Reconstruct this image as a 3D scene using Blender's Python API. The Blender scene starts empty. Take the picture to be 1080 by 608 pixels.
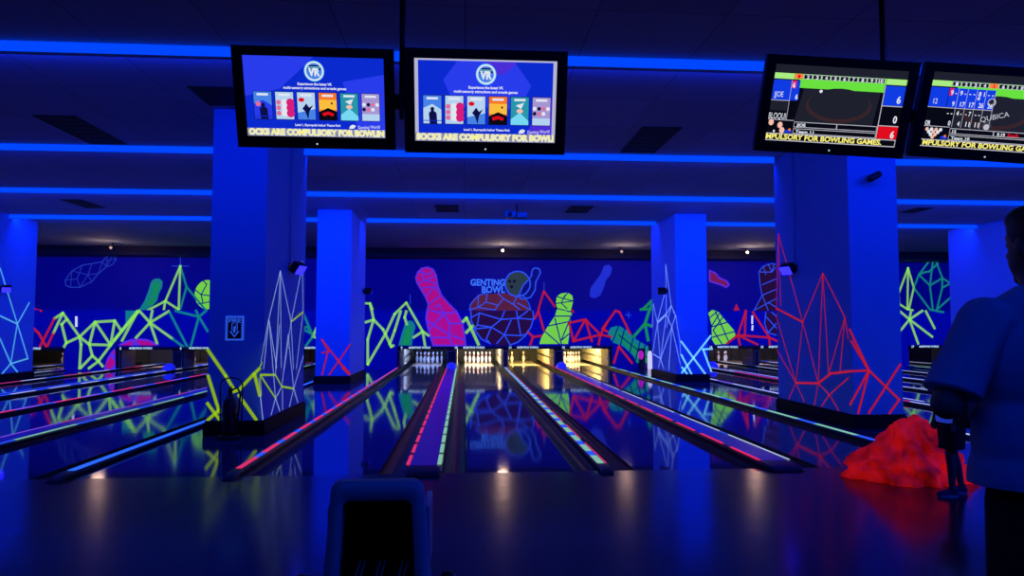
import bpy, bmesh, math, random
from mathutils import Vector, Matrix, noise

# ------------------------------------------------------------------ scene, camera, light
S = bpy.context.scene
S.view_settings.view_transform = 'Standard'
S.view_settings.look = 'None'
S.view_settings.exposure = 0.0
S.view_settings.gamma = 1.0
S.view_settings.use_curve_mapping = False
COL = S.collection
R = math.radians

cam_data = bpy.data.cameras.new('camera')
cam_data.sensor_width = 36.0
cam_data.lens = 36.0 * 725.0 / 1080.0
cam_data.clip_start = 0.05
cam = bpy.data.objects.new('camera', cam_data)
COL.objects.link(cam)
cam.location = (0.0, 0.0, 1.40)
cam.rotation_euler = (R(90 + 3.158), 0.0, R(-4.018))
S.camera = cam

world = bpy.data.worlds.new('dark_hall')
S.world = world
world.use_nodes = True
bg = world.node_tree.nodes['Background']
bg.inputs[0].default_value = (0.01, 0.02, 0.30, 1)
bg.inputs[1].default_value = 0.02

CEIL = 4.25                    # ceiling height
STRIPS = (7.05, 11.12, 14.70, 18.30)      # depth of the four ceiling beams
YW = 26.0                      # painted back wall
YM = 22.4                      # face of the masking panels above the lanes
YF = 6.65                      # foul line
UV = (0.0, 0.028, 1.0)

def area(name, loc, direction, sx, sy, power, color):
    d = bpy.data.lights.new(name, 'AREA')
    d.shape = 'RECTANGLE'; d.size = sx; d.size_y = sy
    d.energy = power; d.color = color
    o = bpy.data.objects.new(name, d); COL.objects.link(o)
    o.location = loc
    o.rotation_euler = Vector(direction).to_track_quat('-Z', 'X').to_euler() if False else Vector(direction).to_track_quat('-Z', 'Y').to_euler()
    return o

BAYS = ((-20.5, -12.45), (-11.6, -3.60), (-2.57, 5.22), (6.17, 14.44), (14.95, 22.5))
FULL = ((-20.5, 22.5),)
COVES = ((STRIPS[0], FULL, 9.0), (STRIPS[1], BAYS, 9.0), (STRIPS[2], FULL, 26.0), (STRIPS[3], BAYS, 13.5))
for y, spans, per_m in COVES:  # ultraviolet tubes tucked behind every ceiling beam
    for a, b in spans:
        area('cove_tube_light', ((a + b) / 2, y + 0.17, CEIL - 0.05), (0, 0.80, -0.60), b - a - 0.1, 0.06, per_m * (b - a), UV)
# added ultraviolet fill, unseen: one behind the camera, one aimed at the right column
area('uv_fill_light', (0.5, -0.8, CEIL - 0.1), (0.0, 0.35, -0.9), 7.0, 0.6, 48.0, (0.0, 0.055, 1.0))
area('uv_fill_light', (9.5, 1.5, CEIL - 0.1), (-0.40, 0.85, -0.38), 3.0, 0.4, 260.0, (0.0, 0.04, 1.0))
# lamps inside the pin pits; bluish ones added for hall ultraviolet: (lane centre, power, colour)
PIT_LAMPS = ((-9.90, 55.0, (0.75, 0.62, 0.85)), (-1.25, 75.0, (0.22, 0.34, 1.0)), (0.50, 130.0, (1.0, 0.90, 0.78)),
             (2.25, 140.0, (1.0, 0.80, 0.32)), (4.00, 160.0, (1.0, 0.80, 0.36)), (8.93, 22.0, (1.0, 0.75, 0.45)), (10.7, 60.0, (0.55, 0.5, 1.0)),
             (-13.2, 18.0, (1.0, 0.8, 0.6)), (15.9, 4.0, (1.0, 0.8, 0.6)))
for x, p, c in PIT_LAMPS:
    area('pit_lamp_light', (x, 24.0, 0.93), (0, 0.88, -0.45), 1.3, 0.12, p, c)

# ------------------------------------------------------------------ materials
def lin(r, g, b):
    f = lambda v: (v / 255.0 / 12.92) if v <= 10.3 else (((v / 255.0) + 0.055) / 1.055) ** 2.4
    return (f(r), f(g), f(b))

def mat(name, col, rough=0.5, metal=0.0, emit=None, strength=0.0, vary=0.0, scale=6.0, spec=0.5, coat=0.0):
    m = bpy.data.materials.new(name); m.use_nodes = True
    nt = m.node_tree; b = nt.nodes['Principled BSDF']
    b.inputs['Base Color'].default_value = (*col, 1)
    b.inputs['Roughness'].default_value = rough
    b.inputs['Metallic'].default_value = metal
    b.inputs['Specular IOR Level'].default_value = spec
    b.inputs['Coat Weight'].default_value = coat
    if emit:
        b.inputs['Emission Color'].default_value = (*emit, 1)
        b.inputs['Emission Strength'].default_value = strength
    if vary:
        tc = nt.nodes.new('ShaderNodeTexCoord'); n = nt.nodes.new('ShaderNodeTexNoise')
        n.inputs['Scale'].default_value = scale; n.inputs['Detail'].default_value = 5
        mp = nt.nodes.new('ShaderNodeMapRange')
        mp.inputs['To Min'].default_value = 1 - vary; mp.inputs['To Max'].default_value = 1 + vary
        mx = nt.nodes.new('ShaderNodeVectorMath'); mx.operation = 'SCALE'
        mx.inputs[0].default_value = col
        nt.links.new(tc.outputs['Object'], n.inputs['Vector'])
        nt.links.new(n.outputs['Fac'], mp.inputs['Value'])
        nt.links.new(mp.outputs['Result'], mx.inputs['Scale'])
        nt.links.new(mx.outputs['Vector'], b.inputs['Base Color'])
    return m

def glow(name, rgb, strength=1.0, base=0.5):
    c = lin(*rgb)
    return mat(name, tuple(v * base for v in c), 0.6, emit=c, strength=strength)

def planks(name, c1, c2, gap, board, rough, spec, length=1.6, bump=0.02, tint=None):
    m = mat(name, c1, rough, spec=spec); nt = m.node_tree; b = nt.nodes['Principled BSDF']
    if tint: b.inputs['Specular Tint'].default_value = (*tint, 1)
    tc = nt.nodes.new('ShaderNodeTexCoord'); mp = nt.nodes.new('ShaderNodeMapping')
    mp.inputs['Rotation'].default_value = (0, 0, R(90))
    br = nt.nodes.new('ShaderNodeTexBrick')
    br.inputs['Color1'].default_value = (*c1, 1); br.inputs['Color2'].default_value = (*c2, 1); br.inputs['Mortar'].default_value = (*gap, 1)
    br.inputs['Scale'].default_value = 1.0; br.inputs['Brick Width'].default_value = length; br.inputs['Row Height'].default_value = board
    br.inputs['Mortar Size'].default_value = 0.0015
    n = nt.nodes.new('ShaderNodeTexNoise'); n.inputs['Scale'].default_value = 9
    mr = nt.nodes.new('ShaderNodeMapRange'); mr.inputs['To Min'].default_value = rough * 0.75; mr.inputs['To Max'].default_value = rough * 1.3
    nt.links.new(tc.outputs['Object'], mp.inputs['Vector']); nt.links.new(mp.outputs['Vector'], br.inputs['Vector'])
    nt.links.new(br.outputs['Color'], b.inputs['Base Color'])
    nt.links.new(tc.outputs['Object'], n.inputs['Vector']); nt.links.new(n.outputs['Fac'], mr.inputs['Value']); nt.links.new(mr.outputs['Result'], b.inputs['Roughness'])
    n2 = nt.nodes.new('ShaderNodeTexNoise'); n2.inputs['Scale'].default_value = 3.0
    bp = nt.nodes.new('ShaderNodeBump'); bp.inputs['Strength'].default_value = bump; bp.inputs['Distance'].default_value = 0.05
    nt.links.new(tc.outputs['Object'], n2.inputs['Vector']); nt.links.new(n2.outputs['Fac'], bp.inputs['Height']); nt.links.new(bp.outputs['Normal'], b.inputs['Normal'])
    return m

def tiles(name, c1, c2, gap, w, h, rough):
    m = mat(name, c1, rough); nt = m.node_tree; b = nt.nodes['Principled BSDF']
    tc = nt.nodes.new('ShaderNodeTexCoord'); br = nt.nodes.new('ShaderNodeTexBrick')
    br.offset = 0.0
    br.inputs['Color1'].default_value = (*c1, 1); br.inputs['Color2'].default_value = (*c2, 1); br.inputs['Mortar'].default_value = (*gap, 1)
    br.inputs['Scale'].default_value = 1.0; br.inputs['Brick Width'].default_value = w; br.inputs['Row Height'].default_value = h
    br.inputs['Mortar Size'].default_value = 0.006; br.inputs['Bias'].default_value = 0.0
    nt.links.new(tc.outputs['Object'], br.inputs['Vector']); nt.links.new(br.outputs['Color'], b.inputs['Base Color'])
    return m

M = {
 'approach': planks('approach_wood', (0.060, 0.026, 0.030), (0.075, 0.034, 0.036), (0.02, 0.01, 0.01), 0.105, 0.16, 0.45, tint=(1.0, 0.50, 0.62)),
 'lane': planks('lane_wood', (0.15, 0.10, 0.13), (0.18, 0.125, 0.155), (0.05, 0.03, 0.02), 0.027, 0.05, 0.6, 6.0, 0.012),
 'deck': planks('pin_deck_wood', (0.66, 0.50, 0.30), (0.72, 0.54, 0.33), (0.4, 0.28, 0.16), 0.027, 0.16, 0.5, 6.0, 0.01),
 'dark_floor': mat('dark_polished_floor', (0.03, 0.06, 0.13), 0.07, vary=0.1, spec=0.7),
 'gutter': mat('black_gutter', (0.006, 0.006, 0.010), 0.38, vary=0.2, spec=0.22),
 'capping': mat('black_capping', (0.010, 0.010, 0.014), 0.30, vary=0.2),
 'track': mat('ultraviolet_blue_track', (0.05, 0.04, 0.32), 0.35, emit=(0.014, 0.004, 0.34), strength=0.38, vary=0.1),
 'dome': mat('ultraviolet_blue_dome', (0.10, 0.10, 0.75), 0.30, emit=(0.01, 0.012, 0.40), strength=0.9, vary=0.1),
 'ceiling': tiles('ceiling_panel', (0.30, 0.36, 0.46), (0.38, 0.45, 0.57), (0.17, 0.19, 0.24), 1.2, 1.2, 0.85),
 'wall_navy': mat('navy_wall_paint', (0.02, 0.015, 0.36), 0.75, vary=0.08, scale=0.7),
 'wall_dark': mat('dark_wall_paint', (0.05, 0.05, 0.08), 0.9, vary=0.1),
 'black_trim': mat('matt_black_trim', (0.010, 0.010, 0.014), 0.6, vary=0.2),
 'column': mat('white_column_paint', (0.17, 0.44, 0.76), 0.65, vary=0.05, scale=2.5),
 'plinth': mat('black_plinth', (0.006, 0.006, 0.010), 0.6, vary=0.3, scale=12, spec=0.12),
 'vent': mat('vent_black', (0.008, 0.008, 0.010), 0.7, vary=0.2),
 'strip': mat('blue_beam_face_glow', (0.02, 0.05, 0.4), 0.5, emit=(0.0, 0.062, 1.0), strength=1.0),  # glow stands for beam paint lit by ultraviolet
 'black_plastic': mat('black_plastic', (0.008, 0.008, 0.010), 0.38, vary=0.15),
 'black_metal': mat('black_metal', (0.012, 0.012, 0.015), 0.35, 0.6, vary=0.15),
 'chrome': mat('chrome', (0.75, 0.75, 0.8), 0.12, 1.0, vary=0.05),
 'white_plastic': mat('white_plastic', (0.50, 0.50, 0.56), 0.35, vary=0.05),
 'pin_white': mat('pin_white', (0.86, 0.86, 0.84), 0.25, vary=0.03),
 'pin_red': mat('pin_red', (0.5, 0.03, 0.03), 0.3, vary=0.03),
 'pit_wood': mat('pit_partition_board', (0.62, 0.53, 0.32), 0.5, vary=0.25, scale=8),
 'pit_dark': mat('pit_curtain_black', (0.035, 0.030, 0.025), 0.8, vary=0.4, scale=10),
 'steel': mat('brushed_steel', (0.45, 0.42, 0.36), 0.3, 0.9, vary=0.2),
 'uv_lens': mat('ultraviolet_lens', (0.01, 0.01, 0.05), 0.6, emit=(0.010, 0.008, 1.0), strength=6.0, spec=0.1),
 'warm_lens': mat('warm_lamp_lens', (0.9, 0.8, 0.6), 0.3, emit=(1.0, 0.70, 0.42), strength=6.0),
 'dull_lens': mat('dull_lamp_lens', (0.6, 0.5, 0.4), 0.3, emit=(1.0, 0.62, 0.35), strength=0.25),
 'sign_blue': glow('sign_bright_blue', (40, 85, 215), 0.9),
 'sign_dark': mat('sign_dark_blue', (0.004, 0.005, 0.02), 0.5, vary=0.1),
 'ext_red': mat('extinguisher_dark_red', (0.10, 0.008, 0.012), 0.35, vary=0.1),
 'rubber': mat('black_rubber', (0.010, 0.010, 0.012), 0.6, vary=0.2),
 'letter': glow('white_lettering', (190, 225, 225), 0.9),
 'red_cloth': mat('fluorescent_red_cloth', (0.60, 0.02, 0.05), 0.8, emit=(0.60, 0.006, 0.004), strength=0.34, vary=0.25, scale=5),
 'skin': mat('skin', (0.30, 0.16, 0.11), 0.55, vary=0.06),
 'hair': mat('black_hair', (0.006, 0.006, 0.008), 0.5, vary=0.3, scale=40),
 'shirt': mat('blue_grey_tshirt', (0.30, 0.42, 0.66), 0.9, vary=0.10, scale=14),
 'pants': mat('black_trousers', (0.010, 0.010, 0.013), 0.9, vary=0.2, scale=14),
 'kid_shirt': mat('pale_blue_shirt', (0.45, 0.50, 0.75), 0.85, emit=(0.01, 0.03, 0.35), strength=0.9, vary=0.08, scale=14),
 'shoe': mat('dark_blue_shoe', (0.03, 0.04, 0.10), 0.5, vary=0.15),
 'sole': mat('pale_shoe_sole', (0.55, 0.58, 0.68), 0.5, vary=0.05),
 'white_can': glow('fluorescent_white_can', (225, 222, 235), 0.8),
 'ring_magenta': glow('magenta_disc', (190, 20, 170), 0.8),
}
def uneven_glow(m, lo, hi, scale):
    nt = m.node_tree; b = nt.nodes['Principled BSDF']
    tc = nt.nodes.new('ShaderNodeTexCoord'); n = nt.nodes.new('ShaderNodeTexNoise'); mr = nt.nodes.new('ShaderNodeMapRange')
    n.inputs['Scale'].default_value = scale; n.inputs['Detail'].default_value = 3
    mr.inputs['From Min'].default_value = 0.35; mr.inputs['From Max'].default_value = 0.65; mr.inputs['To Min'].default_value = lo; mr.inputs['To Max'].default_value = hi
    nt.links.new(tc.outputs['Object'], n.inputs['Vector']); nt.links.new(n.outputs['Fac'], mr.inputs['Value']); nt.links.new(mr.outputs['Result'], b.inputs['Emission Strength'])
uneven_glow(M['red_cloth'], 0.10, 0.55, 4.5)  # uneven glow put in for ultraviolet falling off across the heap
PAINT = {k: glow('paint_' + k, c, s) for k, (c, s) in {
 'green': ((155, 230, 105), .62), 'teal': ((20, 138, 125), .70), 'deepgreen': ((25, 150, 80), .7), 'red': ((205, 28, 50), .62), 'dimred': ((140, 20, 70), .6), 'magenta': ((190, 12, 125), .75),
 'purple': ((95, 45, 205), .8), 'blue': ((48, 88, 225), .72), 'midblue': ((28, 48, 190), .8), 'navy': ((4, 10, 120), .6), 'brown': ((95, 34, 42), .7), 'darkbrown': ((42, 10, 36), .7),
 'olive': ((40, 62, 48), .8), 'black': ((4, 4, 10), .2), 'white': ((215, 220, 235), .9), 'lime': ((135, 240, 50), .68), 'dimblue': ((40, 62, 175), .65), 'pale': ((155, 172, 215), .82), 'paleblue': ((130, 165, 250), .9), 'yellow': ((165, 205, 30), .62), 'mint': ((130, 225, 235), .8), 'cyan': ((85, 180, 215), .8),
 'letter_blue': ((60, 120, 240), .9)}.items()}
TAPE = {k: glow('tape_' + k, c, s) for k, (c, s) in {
 'pink': ((240, 50, 105), .8), 'blue': ((40, 90, 240), .9), 'mint': ((150, 225, 180), .65), 'white': ((200, 215, 250), .8), 'violet': ((150, 90, 240), .8), 'red': ((240, 40, 90), .9), 'skyblue': ((45, 110, 250), .9)}.items()}

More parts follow.
